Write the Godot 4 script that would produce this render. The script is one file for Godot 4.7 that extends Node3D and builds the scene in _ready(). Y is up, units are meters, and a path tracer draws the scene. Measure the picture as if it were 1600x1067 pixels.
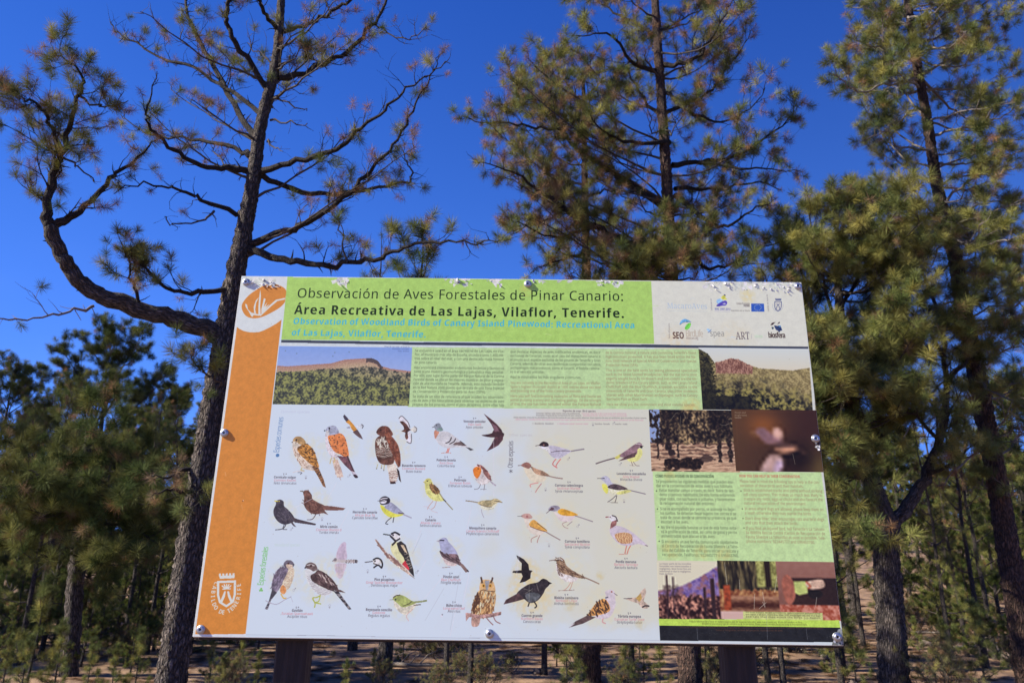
extends Node3D
# A weathered bird-watching board on two posts in a Canary pine wood, low winter sun from the left.

const FOC := 1150.0                      # lens in pixels of the 1600 x 1067 photograph
const EYE := 1.6
const BOARD_W := 1.6654
const BOARD_H := 1.0
const SUN_DIR := Vector3(0.80, -0.56, -0.185)
const WHITE := Vector3(0.80, 0.74, 0.92)   # what a perfectly white sheet on the board shows in the photograph (linear)

var cam_basis: Basis
var cam_pos := Vector3(0, EYE, 0)
var M := {}
var taken := {}
var rng := RandomNumberGenerator.new()
var hill := FastNoiseLite.new()

func _ready() -> void:
	rng.seed = 7
	hill.seed = 4
	hill.frequency = 0.07
	hill.fractal_octaves = 4
	setup_camera()
	setup_light()
	setup_materials()
	build_ground()
	build_sign()
	build_named_pines()
	build_wood()
	build_floor_things()

# ---------------------------------------------------------------- camera, sky, sun
func setup_camera() -> void:
	var m := Basis(Vector3.BACK, -0.0132) * Basis(Vector3.RIGHT, -0.3131) * Basis(Vector3.UP, -0.0046)
	cam_basis = m.transposed()
	var c := Camera3D.new()
	c.name = "camera"
	var a := CameraAttributesPhysical.new()
	a.frustum_focal_length = 12.0 / (533.5 / FOC)
	a.frustum_focus_distance = 2.15
	a.exposure_aperture = 11.0
	a.frustum_near = 0.05
	a.frustum_far = 1500.0
	c.attributes = a
	c.fov = rad_to_deg(2.0 * atan(533.5 / FOC))
	c.near = 0.05
	c.far = 1500.0
	c.transform = Transform3D(cam_basis, cam_pos)
	add_child(c)
	c.current = true

func ray(px: float, py: float) -> Vector3:
	return cam_basis * Vector3((px - 800.0) / FOC, -(py - 533.5) / FOC, -1.0)

func at(px: float, py: float, d: float) -> Vector3:
	# the point that lies d metres ahead of the camera in the direction of a photo pixel
	var r := ray(px, py)
	return cam_pos + r * (d / -r.z)

func setup_light() -> void:
	var we := WorldEnvironment.new()
	we.name = "world_environment"
	var e := Environment.new()
	e.background_mode = Environment.BG_SKY
	e.tonemap_mode = Environment.TONE_MAPPER_LINEAR
	e.tonemap_exposure = 1.75
	e.sdfgi_enabled = true
	e.ssao_enabled = true
	e.ssil_enabled = true
	var w := 512
	var h := 256
	var im := Image.create(w, h, false, Image.FORMAT_RGBAF)
	var to_sun := -SUN_DIR.normalized()
	for y in h:
		var el := PI * (0.5 - (y + 0.5) / h)
		for x in w:
			var az := TAU * (x + 0.5) / w
			var dir := Vector3(-sin(az) * cos(el), sin(el), -cos(az) * cos(el)) * Vector3(-1, 1, -1)
			im.set_pixel(x, y, sky_color(dir, to_sun))
	var pm := PanoramaSkyMaterial.new()
	pm.panorama = ImageTexture.create_from_image(im)
	var sky := Sky.new()
	sky.sky_material = pm
	e.sky = sky
	we.environment = e
	add_child(we)
	var sun := DirectionalLight3D.new()
	sun.name = "sun"
	sun.light_energy = 1.6
	sun.light_color = Color(1.0, 0.965, 0.90)
	sun.light_angular_distance = 0.53
	sun.shadow_enabled = true
	add_child(sun)
	sun.look_at_from_position(Vector3.ZERO, SUN_DIR, Vector3.UP)

func sky_color(dir: Vector3, to_sun: Vector3) -> Color:
	# a clear mountain sky: deep blue overhead, paler low down and towards the sun
	var t := pow(1.0 - clampf(dir.y, 0.0, 1.0), 2.2)
	var g := dir.dot(to_sun) * 0.5 + 0.5
	var c := Vector3(0.001, 0.012, 0.112) + Vector3(0.080, 0.220, 0.66) * t + Vector3(0.010, 0.050, 0.22) * g * g
	# a thin veil of haze and wisps low in the sky
	var low := clampf(1.0 - dir.y / 0.5, 0.0, 1.0)
	var wisp := hill.get_noise_2d(atan2(dir.x, -dir.z) * 90.0, dir.y * 420.0)
	c += Vector3(0.030, 0.034, 0.020) * low * low * (1.0 + 1.6 * maxf(wisp, 0.0)) * (0.35 + 0.9 * g)
	if dir.y < 0.0:
		c = c.lerp(Vector3(0.16, 0.12, 0.09), clampf(-dir.y * 8.0, 0.0, 1.0))
	return Color(c.x, c.y, c.z)

# ---------------------------------------------------------------- small helpers
func numbered(called: String) -> String:
	var n: int = taken.get(called, 0)
	taken[called] = n + 1
	return called if n == 0 else "%s_%03d" % [called, n]

func thing(called: String, label: String, category: String, where := Vector3.ZERO, group := "") -> Node3D:
	var o := Node3D.new()
	o.name = numbered(called)
	add_child(o)
	o.position = where
	o.set_meta("label", label)
	o.set_meta("category", category)
	if group:
		o.set_meta("group", group)
	return o

func part(called: String, mesh: Mesh, mat: Material, parent: Node3D) -> MeshInstance3D:
	var o := MeshInstance3D.new()
	o.name = called
	o.mesh = mesh
	o.material_override = mat
	parent.add_child(o, true)
	return o

func lin(r: float, g: float, b: float) -> Color:
	return Color(r, g, b).linear_to_srgb()

func vec(a: Array) -> PackedVector2Array:
	var p := PackedVector2Array()
	for i in range(0, a.size(), 2):
		p.append(Vector2(a[i], a[i + 1]))
	return p

class Soup:
	# triangles gathered for one mesh
	var v := PackedVector3Array()
	var n := PackedVector3Array()
	var u := PackedVector2Array()
	var ix := PackedInt32Array()

	func tube(pts: PackedVector3Array, rad: PackedFloat32Array, sides: int, u_rep := 1.0, rough: FastNoiseLite = null, amp := 0.0) -> void:
		var cnt := pts.size()
		if cnt < 2:
			return
		var side := Vector3.RIGHT
		var along := 0.0
		var start := v.size()
		for i in cnt:
			var d: Vector3 = (pts[mini(i + 1, cnt - 1)] - pts[maxi(i - 1, 0)]).normalized()
			if i == 0:
				side = d.cross(Vector3.UP if absf(d.y) < 0.9 else Vector3.RIGHT).normalized()
			else:
				side = (side - d * side.dot(d)).normalized()
				along += pts[i].distance_to(pts[i - 1])
			var b := d.cross(side)
			for k in sides + 1:
				var a := TAU * k / sides
				var o := side * cos(a) + b * sin(a)
				var r := rad[i]
				var p := pts[i] + o * r
				if rough:
					var q := pts[i] + o * r
					q.y *= 0.5
					p += o * r * amp * rough.get_noise_3dv(q * 11.0 if k < sides else (pts[i] + side * r) * Vector3(1, 0.5, 1) * 11.0)
				v.append(p)
				n.append(o)
				u.append(Vector2(u_rep * k / sides, along))
		for i in cnt - 1:
			for k in sides:
				var a := start + i * (sides + 1) + k
				var c := a + sides + 1
				ix.append_array(PackedInt32Array([a, c, a + 1, a + 1, c, c + 1]))

	func tri(a: Vector3, b: Vector3, c: Vector3) -> void:
		var nn := (c - a).cross(b - a).normalized()
		var s := v.size()
		v.append_array(PackedVector3Array([a, b, c]))
		n.append_array(PackedVector3Array([nn, nn, nn]))
		u.append_array(PackedVector2Array([Vector2.ZERO, Vector2.RIGHT, Vector2.ONE]))
		ix.append_array(PackedInt32Array([s, s + 1, s + 2]))

	func quad(a: Vector3, b: Vector3, c: Vector3, d: Vector3) -> void:
		tri(a, b, c)
		tri(a, c, d)

	func box(lo: Vector3, hi: Vector3, bevel := 0.0) -> void:
		# a box with its twelve edges chamfered
		var e := bevel
		var c := (lo + hi) * 0.5
		var h := (hi - lo) * 0.5
		for ax in 3:
			for s in [-1.0, 1.0]:
				var o := Vector3.ZERO
				var p := Vector3.ZERO
				var q := Vector3.ZERO
				o[ax] = s * h[ax]
				p[(ax + 1) % 3] = h[(ax + 1) % 3] - e
				q[(ax + 2) % 3] = h[(ax + 2) % 3] - e
				face(c, [o - p - q, o + p - q, o + p + q, o - p + q])
		if e <= 0.0:
			return
		for ax in 3:
			var a1 := (ax + 1) % 3
			var a2 := (ax + 2) % 3
			for s1 in [-1.0, 1.0]:
				for s2 in [-1.0, 1.0]:
					var l := Vector3.ZERO
					l[ax] = h[ax] - e
					var p := Vector3.ZERO
					p[a1] = s1 * h[a1]
					p[a2] = s2 * (h[a2] - e)
					var q := Vector3.ZERO
					q[a1] = s1 * (h[a1] - e)
					q[a2] = s2 * h[a2]
					face(c, [p - l, p + l, q + l, q - l])
		for sx in [-1.0, 1.0]:
			for sy in [-1.0, 1.0]:
				for sz in [-1.0, 1.0]:
					var s := Vector3(sx, sy, sz)
					face(c, [s * (h - Vector3(0, e, e)), s * (h - Vector3(e, 0, e)), s * (h - Vector3(e, e, 0))])

	func face(c: Vector3, p: Array) -> void:
		# p lies round the convex middle of the solid at c: turned so that it faces outwards
		var nn: Vector3 = (p[2] - p[0]).cross(p[1] - p[0])
		if nn.dot(p[0] + p[1] + p[2]) < 0.0:
			p.reverse()
		for i in range(1, p.size() - 1):
			tri(c + p[0], c + p[i], c + p[i + 1])

	func mesh() -> ArrayMesh:
		var arr := []
		arr.resize(Mesh.ARRAY_MAX)
		arr[Mesh.ARRAY_VERTEX] = v
		arr[Mesh.ARRAY_NORMAL] = n
		arr[Mesh.ARRAY_TEX_UV] = u
		arr[Mesh.ARRAY_INDEX] = ix
		var m := ArrayMesh.new()
		m.add_surface_from_arrays(Mesh.PRIMITIVE_TRIANGLES, arr)
		return m

# ---------------------------------------------------------------- materials
func bark_material(plate: Color, crack: Color, seed_: int) -> StandardMaterial3D:
	var n := FastNoiseLite.new()
	n.seed = seed_
	n.noise_type = FastNoiseLite.TYPE_CELLULAR
	n.cellular_return_type = FastNoiseLite.RETURN_DISTANCE2_SUB
	n.frequency = 0.030
	n.domain_warp_enabled = true
	n.domain_warp_amplitude = 22.0
	n.domain_warp_frequency = 0.02
	var fine := FastNoiseLite.new()
	fine.seed = seed_ + 5
	fine.frequency = 0.09
	fine.fractal_octaves = 4
	var patch := FastNoiseLite.new()
	patch.seed = seed_ + 9
	patch.frequency = 0.012
	var s := 512
	var col := Image.create(s, s, false, Image.FORMAT_RGBA8)
	var hgt := Image.create(s, s, false, Image.FORMAT_RGBA8)
	for y in s:
		for x in s:
			# blended over the border so that the sheet repeats without a seam
			var fx := clampf((x - 448.0) / 64.0, 0.0, 1.0)
			var fy := clampf((y - 448.0) / 64.0, 0.0, 1.0)
			var e := 0.0
			for q in [[0, 0, (1 - fx) * (1 - fy)], [512, 0, fx * (1 - fy)], [0, 512, (1 - fx) * fy], [512, 512, fx * fy]]:
				if q[2] > 0.0:
					e += q[2] * n.get_noise_2d((x - q[0]) * 1.9, (y - q[1]) * 0.55)
			var p := smoothstep(-0.98, -0.55, e)
			var f := fine.get_noise_2d(x, y * 0.6)
			var k := patch.get_noise_2d(x * 1.5, y)
			var c := crack.lerp(plate, p) * (1.0 + 0.35 * f + 0.3 * k)
			c.a = 1.0
			col.set_pixel(x, y, c.linear_to_srgb())
			var hh := clampf(p * 0.75 + 0.25 * (f * 0.5 + 0.5), 0.0, 1.0)
			hgt.set_pixel(x, y, Color(hh, hh, hh))
	var m := StandardMaterial3D.new()
	m.albedo_texture = ImageTexture.create_from_image(col)
	m.heightmap_enabled = true
	m.heightmap_texture = ImageTexture.create_from_image(hgt)
	m.heightmap_scale = 8.0
	m.roughness = 0.9
	m.uv1_scale = Vector3(1, 0.9, 1)
	return m

func plain(c: Color, rough := 0.8, metal := 0.0) -> StandardMaterial3D:
	var m := StandardMaterial3D.new()
	m.albedo_color = c
	m.roughness = rough
	m.metallic = metal
	return m

func grain_material(a: Color, b: Color, freq: float, stretch: Vector3, rough: float, relief: float) -> StandardMaterial3D:
	var n := FastNoiseLite.new()
	n.seed = 31
	n.frequency = freq
	n.fractal_octaves = 5
	var g := Gradient.new()
	g.set_color(0, a)
	g.set_color(1, b)
	var t := NoiseTexture2D.new()
	t.width = 512
	t.height = 512
	t.seamless = true
	t.noise = n
	t.color_ramp = g
	var r := NoiseTexture2D.new()
	r.width = 512
	r.height = 512
	r.seamless = true
	r.noise = n
	var m := StandardMaterial3D.new()
	m.albedo_texture = t
	m.heightmap_enabled = relief > 0.0
	m.heightmap_texture = r
	m.heightmap_scale = relief
	m.uv1_triplanar = true
	m.uv1_scale = stretch
	m.roughness = rough
	return m

func setup_materials() -> void:
	M.bark = bark_material(Color(0.185, 0.150, 0.128), Color(0.016, 0.012, 0.010), 3)
	M.bark_red = bark_material(Color(0.160, 0.090, 0.062), Color(0.030, 0.019, 0.014), 8)
	M.twig = grain_material(lin(0.030, 0.024, 0.020), lin(0.120, 0.094, 0.078), 0.05, Vector3(2, 2, 2), 0.9, 0.0)
	M.bark_dark = bark_material(Color(0.088, 0.066, 0.054), Color(0.014, 0.011, 0.009), 14)
	M.twig_pale = grain_material(lin(0.11, 0.09, 0.075), lin(0.34, 0.29, 0.25), 0.05, Vector3(2, 2, 2), 0.9, 0.0)
	var nd := StandardMaterial3D.new()
	nd.vertex_color_use_as_albedo = true
	nd.roughness = 0.8
	nd.metallic_specular = 0.25
	nd.backlight_enabled = true
	nd.backlight = Color(0.6, 0.6, 0.6)
	M.needle = nd
	M.post = grain_material(lin(0.016, 0.011, 0.0095), lin(0.046, 0.030, 0.025), 0.02, Vector3(6, 0.6, 6), 0.75, 0.3)
	M.earth = grain_material(lin(0.13, 0.076, 0.043), lin(0.42, 0.265, 0.155), 0.012, Vector3(0.21, 0.21, 0.21), 0.95, 6.0)
	M.stone = grain_material(lin(0.12, 0.09, 0.075), lin(0.30, 0.23, 0.19), 0.03, Vector3(2, 2, 2), 0.95, 1.0)
	M.steel = plain(Color(0.72, 0.73, 0.75), 0.38, 0.85)
	M.hole = plain(Color(0.08, 0.08, 0.09), 0.6, 0.3)
	M.edge = plain(Color(0.86, 0.86, 0.87), 0.5)
	M.film = plain(Color(0.90, 0.90, 0.89), 0.6)
	M.bare = plain(Color(0.55, 0.55, 0.56), 0.45, 0.6)
	M.tuft = [tuft_mesh(1, 170, 0.13, 0.23, 0.5, 1.75), tuft_mesh(2, 170, 0.12, 0.21, 0.4, 2.0), tuft_mesh(3, 120, 0.12, 0.21, 0.5, 2.2)]
	M.dead_tuft = tuft_mesh(4, 110, 0.08, 0.16, 0.6, 2.6)

func tuft_mesh(seed_: int, count: int, l0: float, l1: float, a0: float, a1: float) -> ArrayMesh:
	# a spray of long needles round a twig that points along +y; its tip is at the origin
	var r := RandomNumberGenerator.new()
	r.seed = seed_
	var s := Soup.new()
	for i in count:
		var back := r.randf()
		var base := Vector3(0, -0.11 * back, 0)
		var az := r.randf() * TAU
		var th := lerpf(a0 * r.randf(), a1, back * 0.75 + 0.25 * r.randf())
		var rad := Vector3(cos(az), 0, sin(az))
		var d := rad * sin(th) + Vector3.UP * cos(th)
		var len := lerpf(l0, l1, r.randf()) * lerpf(1.0, 0.85, back)
		var w := d.cross(Vector3(r.randfn(), r.randfn(), r.randfn())).normalized() * 0.0018
		var bend := (rad * cos(th) - Vector3.UP * sin(th)) * len * 0.13 * r.randf_range(-0.4, 1.0)
		var mid := base + d * len * 0.55 + bend * 0.35
		var tip := base + d * len + bend
		s.quad(base - w * 0.7, base + w * 0.7, mid + w, mid - w)
		s.tri(mid - w, mid + w, tip)
	return s.mesh()

# ---------------------------------------------------------------- pines
class Crown:
	# what is gathered while one pine grows: its live and dead sprays of needles
	var live := PackedFloat32Array()
	var dead := PackedFloat32Array()
	var dead_share := 0.15
	var bare := 0.0
	var size := 1.0
	var yellow := 1.0
	var tint := Vector3(0.112, 0.146, 0.047)
	var r := RandomNumberGenerator.new()

	func spray(p: Vector3, dir: Vector3) -> void:
		if r.randf() < bare:
			return
		var y := dir.normalized()
		var x := y.cross(Vector3(r.randfn(), r.randfn(), r.randfn())).normalized()
		var z := x.cross(y)
		var k := size * r.randf_range(0.75, 1.2)
		var is_dead := r.randf() < dead_share
		var c: Vector3
		if is_dead:
			c = Vector3(0.34, 0.185, 0.080).lerp(Vector3(0.31, 0.22, 0.135), r.randf()) * r.randf_range(0.6, 1.15)
		else:
			c = tint.lerp(Vector3(0.335, 0.305, 0.088), pow(r.randf(), 1.6) * yellow) * r.randf_range(0.6, 1.45)
		x *= k
		y *= k
		z *= k
		var row := PackedFloat32Array([x.x, y.x, z.x, p.x, x.y, y.y, z.y, p.y, x.z, y.z, z.z, p.z, c.x, c.y, c.z, 1.0])
		if is_dead:
			dead.append_array(row)
		else:
			live.append_array(row)

func needles(called: String, rows: PackedFloat32Array, mesh: Mesh, parent: Node3D) -> void:
	if rows.is_empty():
		return
	var mm := MultiMesh.new()
	mm.transform_format = MultiMesh.TRANSFORM_3D
	mm.use_colors = true
	mm.mesh = mesh
	mm.instance_count = rows.size() / 16
	mm.buffer = rows
	var o := MultiMeshInstance3D.new()
	o.name = called
	o.multimesh = mm
	o.material_override = M.needle
	o.set_meta("kind", "stuff")
	parent.add_child(o, true)

func jitter(r: RandomNumberGenerator, k: float) -> Vector3:
	return Vector3(r.randfn(), r.randfn(), r.randfn()) * k

func twig(s: Soup, c: Crown, p: Vector3, dir: Vector3, len: float, rad: float) -> void:
	var r := c.r
	var d := dir.normalized()
	var pts := PackedVector3Array([p])
	var rr := PackedFloat32Array([rad])
	for i in 3:
		d = (d + jitter(r, 0.34) + Vector3.UP * 0.16).normalized()
		p += d * len / 3.0
		pts.append(p)
		rr.append(rad * (1.0 - 0.25 * (i + 1)))
	s.tube(pts, rr, 3)
	c.spray(p, d)

func side_branch(s: Soup, c: Crown, p: Vector3, dir: Vector3, len: float, rad: float, fill := 1.0) -> void:
	var r := c.r
	var d := dir.normalized()
	var pts := PackedVector3Array([p])
	var rr := PackedFloat32Array([rad])
	var n := 5
	var flip := 1.0
	fill *= [0.35, 0.8, 1.2, 1.7][r.randi_range(0, 3)]
	for i in n:
		d = (d + jitter(r, 0.24) + Vector3.UP * 0.12).normalized()
		var q := p + d * len / n
		var twigs := len / n / 0.125 * fill
		if i > 0:
			for t in int(twigs + r.randf()):
				var side := d.cross(Vector3.UP + jitter(r, 0.5)).normalized() * flip
				flip = -flip
				twig(s, c, p.lerp(q, r.randf()), d * 0.8 + side * r.randf_range(0.5, 1.2) + Vector3.UP * 0.15, r.randf_range(0.10, 0.36), maxf(rad * 0.5, 0.0045))
		p = q
		pts.append(p)
		rr.append(rad * (1.0 - 0.8 * (i + 1) / n))
	s.tube(pts, rr, 4)
	c.spray(p, d)

func dress(s: Soup, c: Crown, pts: PackedVector3Array, rad: float, from: float, len: float, gap: float, fill := 1.0) -> void:
	# side branches along a limb
	var r := c.r
	var total := 0.0
	for i in pts.size() - 1:
		total += pts[i].distance_to(pts[i + 1])
	var run := 0.0
	var next := from * total
	var flip := 1.0
	for i in pts.size() - 1:
		var seg := pts[i].distance_to(pts[i + 1])
		var d := (pts[i + 1] - pts[i]).normalized()
		while next < run + seg:
			var f := next / total
			var p := pts[i].lerp(pts[i + 1], (next - run) / seg)
			var side := d.cross(Vector3.UP + jitter(r, 0.45)).normalized() * flip
			flip = -flip
			side_branch(s, c, p, d * r.randf_range(0.4, 1.0) + side + Vector3.UP * r.randf_range(-0.15, 0.4), len * (1.15 - 0.75 * f) * r.randf_range(0.6, 1.25), maxf(rad * 0.4 * (1.1 - f), 0.008), fill)
			next += gap * r.randf_range(0.6, 1.4)
		run += seg
	c.spray(pts[-1], pts[-1] - pts[-2])

func limb(s: Soup, c: Crown, p: Vector3, dir: Vector3, len: float, rad: float, rise: float, o: Dictionary) -> void:
	var r := c.r
	var d := dir.normalized()
	var pts := PackedVector3Array([p])
	var rr := PackedFloat32Array([rad])
	var n := 8
	for i in n:
		d = (d + jitter(r, 0.11) + Vector3.UP * rise / n).normalized()
		p += d * len / n
		pts.append(p)
		rr.append(rad * pow(1.0 - 0.9 * (i + 1) / n, 0.8))
	s.tube(pts, rr, 6, 1.0)
	dress(s, c, pts, rad, o.get("from", 0.3), len * o.get("side", 0.36), o.get("gap", 0.26), o.get("fill", 1.0))

func finish(t: Node3D, c: Crown, variant: int) -> void:
	needles("needles", c.live, M.tuft[variant], t)
	needles("dead_needles", c.dead, M.dead_tuft, t)

func profile(kind: String, t: float) -> float:
	match kind:
		"round": return sqrt(maxf(0.0, 1.0 - pow((t - 0.42) / 0.62, 2.0)))
		"cone": return lerpf(1.0, 0.18, t) * (0.75 + 0.25 * sin(t * 9.0))
	return lerpf(0.9, 0.35, t)

func pine(o: Dictionary) -> Node3D:
	# a whole pine grown from a few numbers: h height, r trunk radius, lo where the crown starts, n limbs, len longest limb
	var t := thing(o.name, o.label, "tree", o.get("at", Vector3.ZERO), o.get("group", ""))
	var c := Crown.new()
	c.r.seed = o.seed
	c.dead_share = o.get("dead", 0.12)
	c.bare = o.get("bare", 0.05)
	c.size = o.get("size", 1.0)
	c.tint = o.get("tint", c.tint)
	c.yellow = o.get("yellow", 1.0)
	var r := c.r
	var h: float = o.h
	var pts := PackedVector3Array()
	var rr := PackedFloat32Array()
	var lean: Vector3 = Vector3(r.randfn() * 0.012, 0, r.randfn() * 0.012) * h + o.get("lean", Vector3.ZERO)
	var rows: int = o.get("rows", 30)
	var wob := FastNoiseLite.new()
	wob.seed = o.seed
	wob.frequency = 0.12
	for i in rows + 1:
		var f := float(i) / rows
		var y := h * f - 0.3 * (1.0 - f)
		pts.append(Vector3(lean.x * f + wob.get_noise_1d(y) * 0.16 * f * 3.0, y, lean.z * f + wob.get_noise_1d(y + 90.0) * 0.16 * f * 3.0))
		rr.append(o.r * (pow(1.0 - f * 0.985, 0.8) + 0.35 * exp(-f * h * 2.2)))
	var s := Soup.new()
	s.tube(pts, rr, o.get("sides", 14), maxf(1.0, roundf(o.r * 5.0)), o.get("rough"), 0.12)
	part("trunk", s.mesh(), o.get("bark", M.bark), t)
	var n: int = o.n
	var joined: bool = o.get("joined", false)
	s = Soup.new()
	for i in n:
		var f := (i + r.randf()) / n
		var k := lerpf(o.lo, 0.97, pow(f, 0.9))
		var at_ := k * rows
		var p := pts[int(at_)].lerp(pts[mini(int(at_) + 1, rows)], at_ - int(at_))
		var az := i * 2.39996 + r.randf() * 0.9
		var el: float = lerpf(o.get("el", 0.05), 0.95, f) + r.randfn() * 0.14
		var len: float = o.len * profile(o.get("shape", ""), f) * r.randf_range(0.75, 1.2)
		var trunk_r: float = rr[int(at_)]
		limb(s, c, p, Vector3(cos(az) * cos(el), sin(el), sin(az) * cos(el)), len, minf(trunk_r * 0.5, 0.012 + len * 0.018), o.get("rise", 0.7), o)
		if not joined:
			part("branch", s.mesh(), o.get("twig", M.twig), t)
			s = Soup.new()
	c.spray(pts[-1], Vector3.UP)
	if joined:
		var b := part("branches", s.mesh(), o.get("twig", M.twig), t)
		b.set_meta("kind", "stuff")
	finish(t, c, o.get("variant", 0))
	return t

func traced(px: Array, d0: float, d1: float, org: Vector3) -> PackedVector3Array:
	# a limb followed along its photo pixels; its depth runs from the trunk's (d0) to that of its tip (d1); smoothed
	var raw := vec(px)
	var run := PackedFloat32Array([0.0])
	for i in range(1, raw.size()):
		run.append(run[-1] + raw[i].distance_to(raw[i - 1]))
	var ctl := PackedVector3Array()
	for i in raw.size():
		ctl.append(at(raw[i].x, raw[i].y, lerpf(d0, d1, run[i] / run[-1])) - org)
	return smooth(ctl, 4)

func smooth(ctl: PackedVector3Array, sub: int) -> PackedVector3Array:
	var out := PackedVector3Array()
	for i in ctl.size() - 1:
		for k in sub:
			out.append(ctl[i].cubic_interpolate(ctl[i + 1], ctl[maxi(i - 1, 0)], ctl[mini(i + 2, ctl.size() - 1)], float(k) / sub))
	out.append(ctl[-1])
	return out

func traced_branch(t: Node3D, c: Crown, px: Array, d0: float, d1: float, r0: float, r1: float, o := {}) -> void:
	var pts := traced(px, d0, d1, t.position)
	for i in range(1, pts.size()):
		pts[i] += jitter(c.r, 0.014 + 0.006 * minf(1.0, 0.04 / r0))
	var rr := PackedFloat32Array()
	var knot := FastNoiseLite.new()
	knot.seed = int(px[0])
	knot.frequency = 0.35
	for i in pts.size():
		rr.append(lerpf(r0, r1, pow(float(i) / (pts.size() - 1), 0.7)) * (1.0 + 0.16 * knot.get_noise_1d(i)))
	var s := Soup.new()
	s.tube(pts, rr, 9, 1.0)
	var save := [c.bare, c.dead_share]
	c.bare = o.get("bare", c.bare)
	c.dead_share = o.get("dead", c.dead_share)
	if o.get("gap", 0.3) > 0.0:
		dress(s, c, pts, lerpf(r0, r1, 0.5), o.get("from", 0.3), o.get("side", 0.5), o.get("gap", 0.3), o.get("fill", 1.0))
	for i in int(o.get("spurs", 7)):
		var k := c.r.randi_range(1, pts.size() - 2)
		var d := (pts[k + 1] - pts[k]).normalized()
		var q := pts[k] + (d.cross(jitter(c.r, 1.0)).normalized() + d * 0.4) * c.r.randf_range(0.06, 0.2)
		s.tube(PackedVector3Array([pts[k], pts[k].lerp(q, 0.5) + jitter(c.r, 0.01), q]), PackedFloat32Array([rr[k] * 0.35, rr[k] * 0.25, 0.003]), 4)
	part("branch", s.mesh(), o.get("mat", M.bark_dark if r0 > 0.028 else M.twig), t)
	c.bare = save[0]
	c.dead_share = save[1]

func traced_trunk(t: Node3D, px: Array, d: float, wid: Array, mat: Material, sides := 40) -> void:
	# wid: trunk widths in photo pixels at the points of px
	var ctl := PackedVector3Array()
	var rc := []
	var raw := vec(px)
	for i in raw.size():
		ctl.append(at(raw[i].x, raw[i].y, d) - t.position)
		rc.append(wid[i] * 0.5 * d / FOC / (-ray(raw[i].x, raw[i].y).normalized().z) * 0.97)
	ctl.insert(0, Vector3(ctl[0].x, -0.4, ctl[0].z))
	rc.insert(0, rc[0] * 1.35)
	var pts := smooth(ctl, 40)
	var rr := PackedFloat32Array()
	for i in pts.size():
		var k := float(i) / 40.0
		rr.append(lerpf(rc[int(k)], rc[mini(int(k) + 1, rc.size() - 1)], k - int(k)))
	var rough := FastNoiseLite.new()
	rough.seed = 17
	rough.noise_type = FastNoiseLite.TYPE_CELLULAR
	rough.cellular_return_type = FastNoiseLite.RETURN_DISTANCE2_SUB
	rough.frequency = 1.0
	var s := Soup.new()
	s.tube(pts, rr, sides, maxf(1.0, roundf(rc[1] * 5.0)), rough, 0.42)
	part("trunk", s.mesh(), mat, t)

func fill_crown(t: Node3D, c: Crown, outline: Array, axis: Array, d: float, n: int, deep: float, o := {}) -> void:
	# further limbs from the trunk (axis) to spots spread through the crown's outline and depth
	var p := vec(outline)
	var ax := vec(axis)
	var lo := p[0]
	var hi := p[0]
	for v in p:
		lo = lo.min(v)
		hi = hi.max(v)
	var made := 0
	for k in n * 20:
		if made >= n:
			return
		var q := Vector2(c.r.randf_range(lo.x, hi.x), c.r.randf_range(lo.y, hi.y))
		if not Geometry2D.is_point_in_polygon(q, p):
			continue
		made += 1
		var best := ax[0]
		var want := q.y + absf(q.x - ax[0].x) * 0.55 + 15.0
		for i in ax.size() - 1:
			for j in 8:
				var w := ax[i].lerp(ax[i + 1], j / 8.0)
				if absf(w.y - want) < absf(best.y - want):
					best = w
		var m := best.lerp(q, 0.5) + Vector2(c.r.randfn() * 12.0, 14.0 + c.r.randfn() * 10.0)
		var dz := c.r.randf_range(-deep, deep)
		traced_branch(t, c, [best.x, best.y, m.x, m.y, q.x, q.y], d, d + dz, 0.026, 0.005, o)

func crop(ox: float, oy: float, k: float, a: Array) -> Array:
	# pixels read off an enlarged crop of the photograph
	var out := []
	for i in a.size():
		out.append(a[i] * k + (ox if i % 2 == 0 else oy))
	return out

func ground_y(x: float, z: float) -> float:
	var d := -z
	var h := 0.034 * maxf(0.0, d - 13.0) + 0.0004 * pow(maxf(0.0, d - 20.0), 2.0) * clampf(1.0 - (d - 90.0) / 200.0, 0.0, 1.0)
	h += 0.034 * maxf(0.0, d - 14.0) * smoothstep(-2.0, 14.0, x)
	h = minf(h, 24.0)
	return h + hill.get_noise_2d(x, z) * 0.16 * clampf(d / 14.0, 0.0, 1.0)

func stand(px: float, d: float) -> Vector3:
	# a spot on the ground d metres ahead, below the photo column px (read near the lower edge of the picture)
	var x := at(px, 1040, d).x
	return Vector3(x, ground_y(x, -d), -d)

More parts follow.
